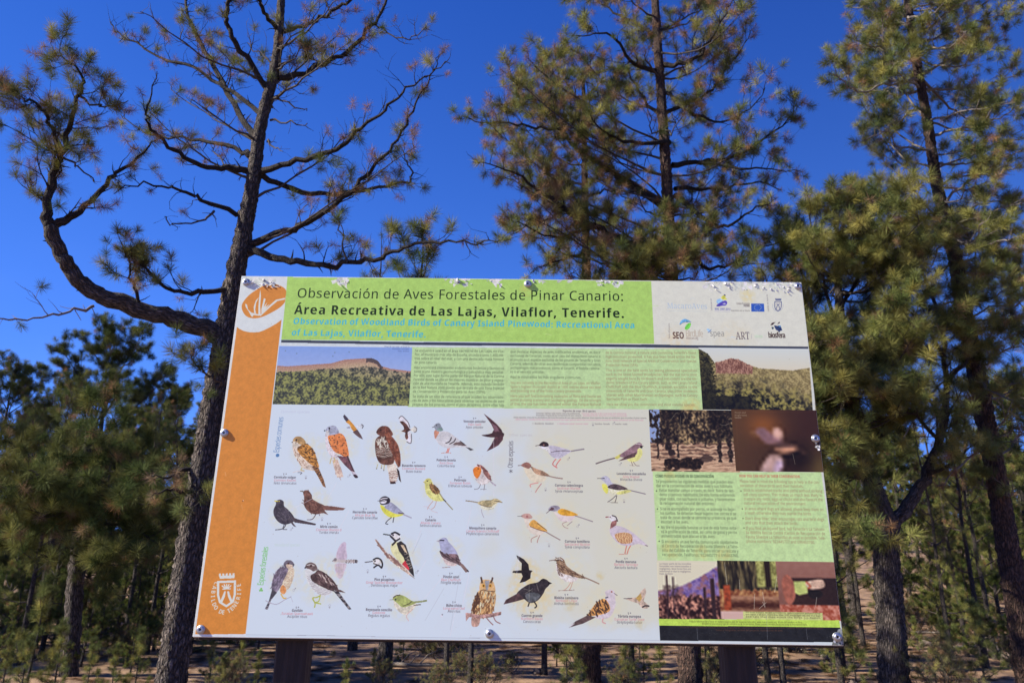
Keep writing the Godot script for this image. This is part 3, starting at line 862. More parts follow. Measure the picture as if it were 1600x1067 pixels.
func build_wood() -> void:
	var gr := "pines of the wood behind the board"
	var kinds := [
		{"name": "background_pine", "label": "tall open-crowned pine in the wood beyond the near trees", "group": gr, "tint": Vector3(0.070, 0.100, 0.030), "yellow": 0.55, "seed": 101, "h": 13.0, "r": 0.20, "lo": 0.32, "n": 26, "len": 2.6, "shape": "round", "joined": true, "gap": 0.17, "fill": 1.25, "size": 1.1, "variant": 2},
		{"name": "round_pine", "label": "round-topped dense green pine in the wood beyond the near trees", "group": gr, "tint": Vector3(0.068, 0.098, 0.030), "yellow": 0.5, "seed": 102, "h": 10.5, "r": 0.19, "lo": 0.28, "n": 28, "len": 3.0, "shape": "round", "joined": true, "gap": 0.15, "fill": 1.3, "size": 1.15, "variant": 1, "dead": 0.05},
		{"name": "young_pine", "label": "young pine with boughs down to the ground in the wood", "group": gr, "tint": Vector3(0.078, 0.115, 0.030), "yellow": 0.6, "seed": 103, "h": 6.0, "r": 0.09, "lo": 0.10, "n": 26, "len": 1.9, "shape": "cone", "joined": true, "gap": 0.15, "fill": 1.3, "size": 1.0, "variant": 1, "dead": 0.10},
		{"name": "slender_pine", "label": "thin dark pine pole with a sparse crown in the wood", "group": gr, "seed": 104, "h": 11.0, "r": 0.11, "lo": 0.22, "n": 20, "len": 1.5, "joined": true, "gap": 0.24, "fill": 0.7, "size": 1.15, "variant": 2, "dead": 0.25, "bare": 0.25},
		{"name": "pine_sapling", "label": "small bushy pine sapling on the bare slope of the wood", "group": "pine saplings on the slope", "seed": 105, "h": 2.1, "r": 0.03, "lo": 0.06, "n": 16, "len": 0.8, "shape": "cone", "joined": true, "gap": 0.2, "size": 0.9, "variant": 0, "dead": 0.06, "rows": 12}]
	kinds.append({"name": "dry_shrub", "label": "low grey-green dry shrub on the bare earth", "group": "dry shrubs under the pines", "seed": 106, "h": 0.7, "r": 0.02, "lo": 0.04, "n": 30, "len": 1.0, "joined": true, "gap": 0.12, "side": 0.42, "size": 0.42, "variant": 2, "dead": 0.3, "rows": 8, "el": 0.35, "rise": 0.9, "tint": Vector3(0.10, 0.105, 0.062), "bare": 0.2})
	var protos := []
	for q in kinds:
		protos.append(pine(q))
	var used := [false, false, false, false, false, false]
	var where := {
		"l": " left of the half-bare pine", "u": " seen below the board between its posts", "m": " beyond the board", "r": " right of the board among the near trunks", "f": " on the far slope of the wood"}
	# kind, photo column near the lower edge, metres ahead, turn, photo row of its top, where
	var spots := [
		[1, 87, 24, 0.4, 522, "l"], [1, 196, 27, 2.2, 610, "l"], [1, -80, 22, 1.2, 580, "l"], [0, 20, 25, 1.2, 600, "l"], [0, 265, 33, 5.0, 640, "l"], [2, 5, 19, 3.3, 700, "l"], [0, 205, 20, 0.2, 660, "l"], [2, 80, 20, 1.5, 740, "l"], [3, 335, 19, 2.0, 640, "l"], [0, -30, 19, 4.1, 620, "l"],
		[2, 310, 20, 5.2, 800, "l"], [2, 235, 22, 1.1, 700, "l"], [2, 140, 20, 0.9, 690, "l"], [2, 40, 21, 4.0, 660, "l"], [2, 170, 16, 2.4, 840, "l"], [2, 30, 16, 0.4, 820, "l"], [2, 400, 17, 4.0, 900, "l"], [4, 330, 12.5, 1.0, 990, "l"], [4, 375, 14, 2.0, 985, "l"], [4, 405, 11.5, 0.6, 1010, "l"], [4, 215, 11.5, 2.2, 975, "l"], [4, 90, 11, 1.8, 960, "l"], [4, 10, 11, 0.8, 985, "l"],
		[0, 60, 23, 5.0, 690, "l"], [2, 150, 14.5, 1.0, 900, "l"], [2, 235, 16.5, 3.9, 830, "l"], [2, -10, 17, 2.0, 760, "l"], [0, 125, 21, 2.7, 680, "l"], [2, 190, 18, 0.8, 800, "l"], [2, 15, 14.5, 0.3, 850, "l"], [2, 75, 15, 1.9, 870, "l"], [2, 125, 14, 3.4, 880, "l"], [2, 200, 15, 4.9, 860, "l"], [2, 245, 18, 2.9, 800, "l"], [2, 45, 18, 5.6, 780, "l"], [2, 0, 13, 2.6, 940, "l"], [2, 100, 13, 5.0, 950, "l"], [2, 205, 13, 0.9, 950, "l"], [0, 45, 17, 0.9, 600, "l"], [0, 170, 18, 2.9, 640, "l"], [3, 225, 16, 1.9, 620, "l"], [3, 60, 15, 0.9, 640, "l"], [4, 40, 10.5, 0.2, 985, "l"], [4, 140, 10.5, 2.8, 990, "l"], [4, 180, 11, 1.4, 1000, "l"], [4, 350, 11, 0.2, 1015, "l"],
		[3, 548, 17, 0.6, 345, "u"], [3, 709, 24, 1.4, 600, "u"], [3, 697, 32, 2.2, 700, "u"], [3, 727, 30, 0.4, 700, "u"], [3, 640, 22, 3.0, 800, "u"], [2, 600, 28, 2.0, 850, "u"], [2, 830, 30, 2.7, 850, "u"], [2, 455, 23, 2.9, 850, "u"], [3, 962, 20, 2.6, 700, "u"],
		[2, 600, 14, 2.0, 345, "u"], [4, 630, 15, 0.3, 960, "u"], [4, 585, 13, 1.3, 1010, "u"], [4, 885, 11.5, 2.2, 960, "u"], [4, 905, 13, 0.6, 985, "u"], [4, 980, 12, 1.0, 975, "u"], [4, 1005, 14, 2.9, 985, "u"], [4, 1030, 12.5, 4.0, 990, "u"], [5, 760, 12.0, 0.7, 985, "u"], [5, 722, 13.5, 2.0, 995, "u"], [5, 800, 14, 3.1, 1000, "u"], [5, 850, 17, 1.1, 1000, "u"], [5, 520, 16, 2.6, 1010, "u"], [4, 460, 12.5, 2.6, 1005, "u"],
		[5, 600, 12.5, 0.3, 1005, "u"], [5, 690, 11.5, 1.3, 1005, "u"], [5, 650, 18, 2.3, 985, "u"], [2, 870, 15, 0.9, 960, "u"], [2, 1000, 16, 2.9, 940, "u"], [2, 505, 18, 1.9, 940, "u"], [3, 585, 26, 1.0, 760, "u"], [3, 668, 29, 2.0, 760, "u"], [3, 765, 27, 3.0, 760, "u"], [3, 815, 24, 4.0, 760, "u"], [3, 480, 24, 5.0, 760, "u"], [3, 1120, 22, 2.0, 760, "u"], [5, 1110, 13, 2.0, 1015, "u"], [4, 540, 11, 4.0, 1025, "u"],
		[0, 600, 48, 0.6, 640, "m"], [0, 800, 52, 1.7, 640, "m"], [1, 500, 46, 2.6, 640, "m"], [1, 860, 46, 2.0, 660, "m"], [0, 1000, 44, 4.0, 640, "m"],
		[3, 1215, 22, 0.9, 560, "r"], [3, 1246, 28, 1.3, 640, "r"], [3, 1278, 18.5, 2.9, 600, "r"], [0, 1328, 17, 5.0, 520, "r"], [3, 1354, 18, 3.7, 640, "r"], [0, 1180, 40, 0.2, 640, "r"], [1, 1270, 38, 1.3, 620, "r"], [2, 1320, 24, 2.2, 730, "r"], [2, 1200, 34, 0.2, 800, "r"], [1, 1345, 22, 0.5, 600, "r"],
		[3, 1490, 15, 0.2, 640, "r"], [3, 1515, 16.5, 3.2, 680, "r"], [2, 1575, 17.5, 1.0, 760, "r"], [2, 1500, 22, 2.0, 760, "r"], [1, 1440, 32, 4.4, 680, "r"], [0, 1560, 28, 0.5, 690, "r"], [1, 1650, 24, 3.0, 600, "r"], [0, 1460, 46, 2.2, 700, "r"], [2, 1440, 27, 3.6, 800, "r"], [2, 1610, 30, 5.0, 700, "r"], [0, 1720, 20, 1.1, 420, "r"], [2, 1535, 15.5, 4.4, 850, "r"],
		[2, 1300, 20, 0.6, 800, "r"], [2, 1240, 24, 1.9, 850, "r"], [2, 1480, 19, 0.1, 840, "r"], [2, 1530, 26, 2.1, 780, "r"], [2, 1420, 22, 1.1, 820, "r"], [2, 1560, 21, 5.1, 800, "r"], [2, 1625, 19, 0.7, 760, "r"], [4, 1480, 14, 3.1, 960, "r"], [1, 1500, 36, 1.9, 740, "r"], [1, 1580, 38, 2.9, 720, "r"], [1, 1400, 36, 3.9, 700, "r"],
		[4, 1225, 15, 2.0, 1020, "r"], [4, 1175, 14, 3.0, 1035, "r"], [4, 1440, 17, 0.8, 960, "r"], [4, 1535, 14, 2.0, 930, "r"], [4, 1590, 16, 4.0, 960, "r"], [4, 1300, 14, 0.7, 985, "r"], [4, 1335, 13, 1.9, 960, "r"], [5, 1430, 19, 1.4, 905, "r"], [5, 1470, 16, 0.4, 985, "r"], [5, 1500, 21, 2.4, 900, "r"], [5, 1255, 17, 0.4, 1010, "r"]]
	for q in spots:
		var p := stand(q[1], q[2])
		var kind: Dictionary = kinds[q[0]]
		var tall: float = at(q[1], q[4], q[2]).y - p.y
		plant(protos[q[0]], not used[q[0]], p, q[3], tall / (kind.h + (0.9 if q[0] == 5 else 0.15)), String(kind.label).replace(" in the wood beyond the near trees", "").replace(" in the wood", "").replace(" of the wood", "").replace(" on the bare slope", "").replace(" on the bare earth", "") + where[q[5]])
		used[q[0]] = true
	# the wood goes on behind and to the sides
	var r := RandomNumberGenerator.new()
	r.seed = 77
	for i in 150:
		var d := r.randf_range(30.0, 95.0)
		var x := r.randf_range(-0.85, 0.85) * d
		var k := r.randi_range(0, 1) if r.randf() < 0.7 else 2
		var y := ground_y(x, -d)
		var tall := at(800, r.randf_range(660, 790), d).y - y
		plant(protos[k], false, Vector3(x, y, -d), r.randf() * TAU, clampf(tall / kinds[k].h, 0.35, 1.3), String(kinds[k].label).replace(" in the wood beyond the near trees", "").replace(" in the wood", "") + where.f)
	# more of the wood stands to the left, outside the picture
	for q in [[-20.0, -12.5, 0], [-25.0, -16.5, 0], [-27.0, -11.0, 1], [-25.0, -24.0, 0], [-29.0, -19.0, 0]]:
		plant(protos[q[2]], false, Vector3(q[0], ground_y(q[0], q[1]), q[1]), r.randf() * TAU, 1.1, String(kinds[q[2]].label).replace(" in the wood beyond the near trees", "") + where.l)
	# undergrowth and poles in the strip of wood below the board
	for i in 84:
		var d := r.randf_range(11.0, 26.0)
		var px := r.randf_range(0, 1600)
		var p := stand(px, d)
		var k: int = [5, 5, 4, 3, 5, 3][i % 6]
		var big := r.randf_range(0.5, 1.0)
		if k == 3:
			big = minf(big, (at(px, 600, d).y - p.y) / 11.2)
		var side: String = "l" if px < 420 else ("u" if px < 1140 else "r")
		plant(protos[k], false, p, r.randf() * TAU, big, String(kinds[k].label).replace(" in the wood", "").replace(" of the wood", "").replace(" on the bare slope", "").replace(" on the bare earth", "") + where[side])

func build_ground() -> void:
	var s := Soup.new()
	var xs := PackedFloat32Array()
	var zs := PackedFloat32Array()
	for i in 161:
		var f := (i - 80) / 80.0
		xs.append(signf(f) * (absf(f) * 45.0 + pow(absf(f), 4.0) * 560.0))
	for i in 221:
		var f := i / 220.0
		zs.append(20.0 - (f * 120.0 + pow(f, 5.0) * 620.0))
	for z in zs:
		for x in xs:
			s.v.append(Vector3(x, ground_y(x, z), z))
			var e := 0.15
			s.n.append(Vector3(ground_y(x - e, z) - ground_y(x + e, z), 2.0 * e, ground_y(x, z - e) - ground_y(x, z + e)).normalized())
			s.u.append(Vector2(x, z))
	for j in zs.size() - 1:
		for i in xs.size() - 1:
			var a := j * xs.size() + i
			s.ix.append_array(PackedInt32Array([a, a + xs.size(), a + 1, a + 1, a + xs.size(), a + xs.size() + 1]))
	var g := part("ground", s.mesh(), M.earth, self)
	g.set_meta("kind", "structure")

func build_floor_things() -> void:
	var lr := RandomNumberGenerator.new()
	lr.seed = 19
	var rows := PackedFloat32Array()
	for i in 9000:
		var ld := 6.0 + 34.0 * pow(lr.randf(), 1.5)
		var lx := lr.randf_range(-0.8, 0.8) * ld
		if hill.get_noise_2d(lx * 3.0 + 50.0, ld * 3.0) < lr.randf_range(-0.35, 0.3):
			continue
		var lb := Basis(Vector3.UP, lr.randf() * TAU) * Basis.from_scale(Vector3(1.5, 0.12, 1.5) * lr.randf_range(0.6, 1.4))
		var lc := Vector3(0.20, 0.105, 0.050) * lr.randf_range(0.5, 1.2)
		rows.append_array(PackedFloat32Array([lb.x.x, lb.y.x, lb.z.x, lx, lb.x.y, lb.y.y, lb.z.y, ground_y(lx, -ld) + 0.02, lb.x.z, lb.y.z, lb.z.z, -ld, lc.x, lc.y, lc.z, 1.0]))
	needles("needle_litter", rows, M.dead_tuft, self)
	var litter := get_node("needle_litter")
	litter.set_meta("label", "brown fallen pine needles scattered over the earth")
	litter.set_meta("category", "litter")
	# stones and fallen boughs on the bare slope
	var r := RandomNumberGenerator.new()
	r.seed = 15
	var lump := FastNoiseLite.new()
	lump.frequency = 1.4
	var shapes := []
	for i in 5:
		lump.seed = i
		var m := SphereMesh.new()
		m.radius = 0.5
		m.height = 1.0
		m.radial_segments = 14
		m.rings = 8
		var st := SurfaceTool.new()
		st.append_from(m, 0, Transform3D.IDENTITY)
		var arr := st.commit_to_arrays()
		var v: PackedVector3Array = arr[Mesh.ARRAY_VERTEX]
		for k in v.size():
			v[k] *= (0.85 + 0.7 * lump.get_noise_3dv(v[k] * 1.6)) * Vector3(1.0, 0.62, 0.85)
		arr[Mesh.ARRAY_VERTEX] = v
		var am := ArrayMesh.new()
		am.add_surface_from_arrays(Mesh.PRIMITIVE_TRIANGLES, arr)
		st = SurfaceTool.new()
		st.create_from(am, 0)
		st.generate_normals()
		shapes.append(st.commit())
	for q in [[1548, 17, 0.34], [1562, 16.5, 0.5], [1578, 16, 0.42], [1530, 18, 0.28], [1500, 15, 0.2], [1452, 18, 0.3], [1290, 16, 0.22], [1180, 15, 0.2], [1205, 18, 0.3], [620, 15, 0.22], [668, 17, 0.3], [480, 15, 0.2], [840, 14, 0.2], [1330, 13, 0.18], [1585, 22, 0.5], [1440, 24, 0.5]]:
		var p := stand(q[0], q[1])
		var o := part(numbered("stone"), shapes[r.randi_range(0, 4)], M.stone, self)
		o.position = p + Vector3(0, q[2] * 0.14, 0)
		o.rotation.y = r.randf() * TAU
		o.scale = Vector3.ONE * q[2]
		o.set_meta("label", "rough brown stone lying on the bare earth under the pines")
		o.set_meta("category", "stone")
		o.set_meta("group", "stones under the pines")
	for q in [[640, 14.5, 1.6, 0.4], [850, 19, 2.2, 0.1], [1455, 20, 2.0, 0.25], [1520, 17.5, 1.8, -0.3], [1235, 17, 1.5, 0.2]]:
		var p := stand(q[0], q[1])
		var pts := PackedVector3Array()
		var rr := PackedFloat32Array()
		var d := Vector3(cos(q[3]), 0, sin(q[3]))
		for i in 9:
			var f := i / 8.0
			var w: Vector3 = p + d * q[2] * (f - 0.5) + Vector3(0, 0, 0.1 * sin(f * 5.0 + q[0]))
			pts.append(Vector3(w.x, ground_y(w.x, w.z) + 0.035 + 0.05 * f, w.z) - p)
			rr.append(lerpf(0.05, 0.012, f))
		var s := Soup.new()
		s.tube(pts, rr, 7)
		for i in 4:
			var k := 2 + i
			s.tube(PackedVector3Array([pts[k], pts[k] + Vector3(0.14, 0.16, 0.1 * (1 - 2 * (i % 2))), pts[k] + Vector3(0.3, 0.22, 0.3 * (1 - 2 * (i % 2)))]), PackedFloat32Array([0.015, 0.01, 0.004]), 5)
		var o := part(numbered("fallen_branch"), s.mesh(), M.twig_pale, self)
		o.position = p
		o.set_meta("label", "grey fallen pine branch lying on the earth under the trees")
		o.set_meta("category", "branch")
		o.set_meta("group", "fallen branches under the pines")

# ---------------------------------------------------------------- the board
func build_sign() -> void:
	var tl := cam_pos + cam_basis * Vector3(-0.8059, 0.1956, -2.1887)
	var org := Vector3(tl.x + BOARD_W * 0.5, 0.0, tl.z)
	var t := thing("information_board", "weathered bird-watching information board with peeling top edge on two brown posts", "sign", org)
	var top := tl.y
	var hw := BOARD_W * 0.5
	var s := Soup.new()
	s.box(Vector3(-hw, top - BOARD_H, -0.010), Vector3(hw, top, -0.001), 0.0016)
	var panel := part("panel", s.mesh(), M.edge, t)
	# the printed film glued to the front of the panel
	s = Soup.new()
	var z := 0.0006
	var e := 0.0016
	s.v = PackedVector3Array([Vector3(-hw + e, top - e, z), Vector3(hw - e, top - e, z), Vector3(hw - e, top - BOARD_H + e, z), Vector3(-hw + e, top - BOARD_H + e, z)])
	s.n = PackedVector3Array([Vector3.BACK, Vector3.BACK, Vector3.BACK, Vector3.BACK])
	var eu := e / BOARD_W
	s.u = PackedVector2Array([Vector2(eu, e), Vector2(1 - eu, e), Vector2(1 - eu, 1 - e), Vector2(eu, 1 - e)])
	s.ix = PackedInt32Array([0, 1, 2, 0, 2, 3])
	var pm := StandardMaterial3D.new()
	pm.albedo_texture = print_sheet()
	pm.roughness = 0.42
	pm.metallic_specular = 0.35
	pm.texture_repeat = false
	var film := part("printed_film", s.mesh(), pm, panel)
	film.set_meta("label", "faded print with rows of birds, green title band and orange side strip")
	# the dark wooden backing that shows as a thin line below and at the right
	s = Soup.new()
	s.box(Vector3(-hw + 0.012, top - BOARD_H - 0.006, -0.034), Vector3(hw + 0.003, top - 0.012, -0.011), 0.002)
	part("backing_board", s.mesh(), M.post, t)
	for px in [452.5, 1158.0]:
		var p := at(px, 1035, -tl.z + 0.04)
		s = Soup.new()
		s.box(Vector3(p.x - org.x - 0.041, -0.35, -0.105), Vector3(p.x - org.x + 0.041, top - 0.05, -0.036), 0.006)
		part("post", s.mesh(), M.post, t)
	# screws with wide washers
	for q in [[386, 442], [825, 443], [1246, 448], [347.5, 676], [1277.5, 685], [314, 979], [763, 996.5], [1306, 991.5]]:
		var u := tp(q[0], q[1])
		var c := Vector3(-hw + u.x / TW * BOARD_W, top - u.y / TH * BOARD_H, 0.0008)
		c.x = clampf(c.x, -hw + 0.013, hw - 0.013)
		var sc := part("screw", lathe([0.0001, 0.0045, 0.0035, 0.0050, 0.0040, 0.0058, 0.0068, 0.0056, 0.0078, 0.0046, 0.0086, 0.0040, 0.0108, 0.0030, 0.0116, 0.0016, 0.0117, 0.0]), M.steel, t)
		sc.position = c
		var hole := part("socket", lathe([0.0001, 0.0053, 0.0026, 0.0054, 0.0028, 0.0048]), M.hole, sc)
		hole.position = Vector3.ZERO
	# curls of film that have lifted along the top edge and at the corners
	var shapes := []
	for i in 9:
		shapes.append(flake(i))
	var r := RandomNumberGenerator.new()
	r.seed = 91
	for q in [[390, 438, 430, 449, 34], [515, 436, 545, 450, 7], [698, 435, 736, 446, 12], [760, 436, 785, 447, 6], [935, 438, 974, 447, 11], [1107, 441, 1122, 454, 6], [1132, 441, 1190, 449, 18], [1190, 442, 1250, 456, 34], [1272, 690, 1282, 702, 6], [1296, 986, 1310, 1002, 7], [815, 438, 838, 441, 4]]:
		for i in int(q[4] * 0.6):
			var u := tp(r.randf_range(q[0], q[2]), lerpf(q[1], q[3], pow(r.randf(), 1.4)))
			var f := part("film_flake", shapes[r.randi_range(0, 8)], M.film if r.randf() < 0.93 else M.bare, t)
			f.position = Vector3(clampf(-hw + u.x / TW * BOARD_W, -hw + 0.004, hw - 0.004), top - u.y / TH * BOARD_H, 0.0012)
			f.rotation = Vector3(r.randf_range(-0.15, 0.15), r.randf_range(-0.15, 0.15), PI + r.randfn() * 1.1)
			var k := r.randf_range(0.35, 0.8)
			f.scale = Vector3(k, k, k * r.randf_range(0.15, 0.5))

func flake(seed_: int) -> ArrayMesh:
	# a torn scrap, stuck at one end and curling away from the board
	var r := RandomNumberGenerator.new()
	r.seed = 300 + seed_
	var s := Soup.new()
	var n := 5
	var len := r.randf_range(0.012, 0.024)
	var a := Vector3.ZERO
	var tilt := 0.0
	var rows := []
	for i in n + 1:
		var f := float(i) / n
		var w := 0.0055 * (1.0 - f * r.randf_range(0.5, 0.95)) * r.randf_range(0.6, 1.3) + 0.0006
		var o := Vector3(r.randf_range(-0.0015, 0.0015), 0, 0)
		rows.append([a + o - Vector3(w, 0, r.randf_range(0.0, 0.0012)), a + o + Vector3(w, 0, r.randf_range(0.0, 0.0012))])
		tilt += r.randf_range(0.12, 0.62)
		a += Vector3(0, cos(tilt), sin(tilt)) * len / n
	for i in n:
		s.quad(rows[i][0], rows[i + 1][0], rows[i + 1][1], rows[i][1])
	return s.mesh()

func lathe(p: Array) -> ArrayMesh:
	# turned about the z axis: radius, height, radius, height ...
	var s := Soup.new()
	var n := 24
	for i in range(0, p.size() - 2, 2):
		for k in n:
			var a := TAU * k / n
			var b := TAU * (k + 1) / n
			var d0 := Vector3(cos(a), sin(a), 0)
			var d1 := Vector3(cos(b), sin(b), 0)
			var lo := Vector3(0, 0, p[i + 1])
			var hi := Vector3(0, 0, p[i + 3])
			s.quad(d0 * p[i] + lo, d1 * p[i] + lo, d1 * p[i + 2] + hi, d0 * p[i + 2] + hi)
	return s.mesh()

# ---------------------------------------------------------------- the print on the board
const TW := 2048
const TH := 1230
const CLEAR := Color(0, 0, 0, 0)
var img: Image
var to_unit: Basis
var cx := 0.0
var cy := 0.0
var ck := 1.0
var ink_noise := FastNoiseLite.new()
var fonts := {}
var glyphs := {}
var ts: TextServer

func paper_map() -> void:
	# photo pixels -> places on the board: the lens bends straight lines a little, then the board's four corners
	var a := und(Vector2(379.5, 433))
	var q := [Vector2(370.74, 429.92), Vector2(1261.35, 439.42), Vector2(1342.39, 1028.25), Vector2(278.06, 1011.15)]
	var d1: Vector2 = q[1] - q[2]
	var d2: Vector2 = q[3] - q[2]
	var d3: Vector2 = q[0] - q[1] + q[2] - q[3]
	var den := d1.x * d2.y - d2.x * d1.y
	var g := (d3.x * d2.y - d2.x * d3.y) / den
	var h := (d1.x * d3.y - d3.x * d1.y) / den
	var ux: Vector2 = q[1] - q[0] + g * q[1]
	var vx: Vector2 = q[3] - q[0] + h * q[3]
	to_unit = Basis(Vector3(ux.x, ux.y, g), Vector3(vx.x, vx.y, h), Vector3(q[0].x, q[0].y, 1.0)).inverse()

func und(p: Vector2) -> Vector2:
	var d := p - Vector2(800, 533.5)
	return Vector2(800, 533.5) + d * (1.0 + 0.0644 * d.length_squared() / 640000.0)

func tp(x: float, y: float) -> Vector2:
	var p := und(Vector2(x, y))
	var w := to_unit * Vector3(p.x, p.y, 1.0)
	return Vector2(w.x / w.z * TW, w.y / w.z * TH)

func cut(x: float, y: float, k: float) -> void:
	cx = x
	cy = y
	ck = k

func cp(x: float, y: float) -> Vector2:
	return tp(cx + x / ck, cy + y / ck)

func pts_of(a: Array) -> PackedVector2Array:
	var out := PackedVector2Array()
	for i in range(0, a.size(), 2):
		out.append(cp(a[i], a[i + 1]))
	return out

func pc(r: float, g: float, b: float) -> Color:
	# an ink, from how it looks on the lit board
	var c := Color8(int(r), int(g), int(b)).srgb_to_linear()
	return Color(minf(c.r / WHITE.x, 0.9), minf(c.g / WHITE.y, 0.9), minf(c.b / WHITE.z, 0.9)).linear_to_srgb()

func dab(x: int, y: int, c: Color, a: float) -> void:
	if x >= 0 and y >= 0 and x < TW and y < TH:
		img.set_pixel(x, y, img.get_pixel(x, y).lerp(c, a))

func fill(p: PackedVector2Array, c: Color, mottle := 0.07, alpha := 1.0) -> void:
	var lo := p[0]
	var hi := p[0]
	for v in p:
		lo = lo.min(v)
		hi = hi.max(v)
	var n := p.size()
	for y in range(maxi(0, int(lo.y)), mini(TH - 1, int(hi.y) + 1) + 1):
		var fy := y + 0.5
		var xs := PackedFloat32Array()
		for i in n:
			var a := p[i]
			var b := p[(i + 1) % n]
			if (a.y <= fy) != (b.y <= fy):
				xs.append(a.x + (fy - a.y) / (b.y - a.y) * (b.x - a.x))
		xs.sort()
		for k in range(0, xs.size() - 1, 2):
			var x0 := xs[k]
			var x1 := xs[k + 1]
			for x in range(maxi(0, int(x0)), mini(TW - 1, int(x1)) + 1):
				var cover := clampf(minf(x + 1.0, x1) - maxf(x, x0), 0.0, 1.0) * alpha
				if cover <= 0.0:
					continue
				var t := c
				if mottle > 0.0:
					var f := 1.0 + mottle * (ink_noise.get_noise_2d(x, y) + 1.3 * ink_noise.get_noise_2d(x * 0.3 + 700.0, y * 0.3))
					t = Color(c.r * f, c.g * f, c.b * f)
				img.set_pixel(x, y, img.get_pixel(x, y).lerp(t, cover))

func curve(p: PackedVector2Array, closed := true) -> PackedVector2Array:
	var out := PackedVector2Array()
	var n := p.size()
	for i in n if closed else n - 1:
		for k in 5:
			if closed:
				out.append(p[i].cubic_interpolate(p[(i + 1) % n], p[(i + n - 1) % n], p[(i + 2) % n], k / 5.0))
			else:
				out.append(p[i].cubic_interpolate(p[i + 1], p[maxi(i - 1, 0)], p[mini(i + 2, n - 1)], k / 5.0))
	if not closed:
		out.append(p[-1])
	return out

func blob(a: Array, r: float, g: float, b: float, mottle := 0.16) -> void:
	fill(curve(pts_of(a)), pc(r, g, b), mottle)

func poly(a: Array, r: float, g: float, b: float, mottle := 0.12) -> void:
	fill(pts_of(a), pc(r, g, b), mottle)

func line(a: Array, w: float, r: float, g: float, b: float, alpha := 1.0) -> void:
	stroke(curve(pts_of(a), false), w / ck * 2.1, pc(r, g, b), alpha)

func stroke(p: PackedVector2Array, w: float, c: Color, alpha := 1.0) -> void:
	w = maxf(w, 1.1)
	for i in p.size() - 1:
		var d := (p[i + 1] - p[i])
		if d.length() < 0.01:
			continue
		var o := d.normalized().orthogonal() * w * 0.5
		var e := d.normalized() * w * 0.2
		fill(PackedVector2Array([p[i] + o - e, p[i + 1] + o + e, p[i + 1] - o + e, p[i] - o - e]), c, 0.05, alpha)

func spot(x: float, y: float, rad: float, r: float, g: float, b: float, alpha := 1.0) -> void:
	disc(cp(x, y), rad / ck * 2.1, pc(r, g, b), alpha)

func disc(c: Vector2, rad: float, col: Color, alpha := 1.0) -> void:
	for y in range(int(c.y - rad) - 1, int(c.y + rad) + 2):
		for x in range(int(c.x - rad) - 1, int(c.x + rad) + 2):
			var k := clampf(rad + 0.5 - Vector2(x + 0.5, y + 0.5).distance_to(c), 0.0, 1.0)
			if k > 0.0:
				dab(x, y, col, k * alpha)

func marks(a: Array, n: int, len: float, w: float, ang: float, r: float, g: float, b: float, alpha := 0.85) -> void:
	# feather marks scattered inside an outline
	var p := curve(pts_of(a))
	var lo := p[0]
	var hi := p[0]
	for v in p:
		lo = lo.min(v)
		hi = hi.max(v)
	var col := pc(r, g, b)
	var made := 0
	var tries := 0
	var k := 2.1 / ck
	while made < n and tries < n * 12:
		tries += 1
		var c := Vector2(rng.randf_range(lo.x, hi.x), rng.randf_range(lo.y, hi.y))
		if not Geometry2D.is_point_in_polygon(c, p):
			continue
		made += 1
		var d := Vector2.from_angle(ang + rng.randfn() * 0.25) * len * k * rng.randf_range(0.35, 0.6)
		stroke(PackedVector2Array([c - d, c + d]), w * k, col, alpha)

func bars(a: Array, gap: float, w: float, ang: float, r: float, g: float, b: float, alpha := 0.8) -> void:
	# rows of fine bars inside an outline
	var p := curve(pts_of(a))
	var lo := p[0]
	var hi := p[0]
	for v in p:
		lo = lo.min(v)
		hi = hi.max(v)
	var k := 2.1 / ck
	var col := pc(r, g, b)
	var d := Vector2.from_angle(ang)
	var o := d.orthogonal()
	for y in range(int(lo.y), int(hi.y) + 1):
		for x in range(int(lo.x), int(hi.x) + 1):
			var q := Vector2(x, y)
			var s := q.dot(o) / (gap * k) + 0.35 * ink_noise.get_noise_2d(x * 0.6, y * 0.6) * 2.0
			if fposmod(s, 1.0) < w / gap and Geometry2D.is_point_in_polygon(q, p):
				dab(x, y, col, alpha)

func stain(x: float, y: float, rad: float, r: float, g: float, b: float, a: float) -> void:
	# yellowed, uneven patch in the paper round an old picture (photo pixels)
	var c := tp(x, y)
	var rr := rad * 2.1
	var col := pc(r, g, b)
	for yy in range(int(c.y - rr), int(c.y + rr) + 1):
		for xx in range(int(c.x - rr), int(c.x + rr) + 1):
			var d := Vector2(xx, yy).distance_to(c) / rr
			if d < 1.0:
				dab(xx, yy, col, a * (1.0 - d * d) * clampf(0.65 + 1.1 * ink_noise.get_noise_2d(xx * 0.35, yy * 0.35), 0.0, 1.0))

# -------- lettering
func font_of(kind: String) -> Font:
	if fonts.has(kind):
		return fonts[kind]
	var f := SystemFont.new()
	f.font_names = PackedStringArray(["Droid Serif" if kind.begins_with("serif") else "Droid Sans"])
	if kind.contains("bold"):
		f.font_weight = 700
	var out: Font = f
	if kind.contains("italic"):
		var v := FontVariation.new()
		v.base_font = f
		v.variation_transform = Transform2D(Vector2(1, 0), Vector2(0.19, 1), Vector2.ZERO)
		out = v
	fonts[kind] = out
	return out

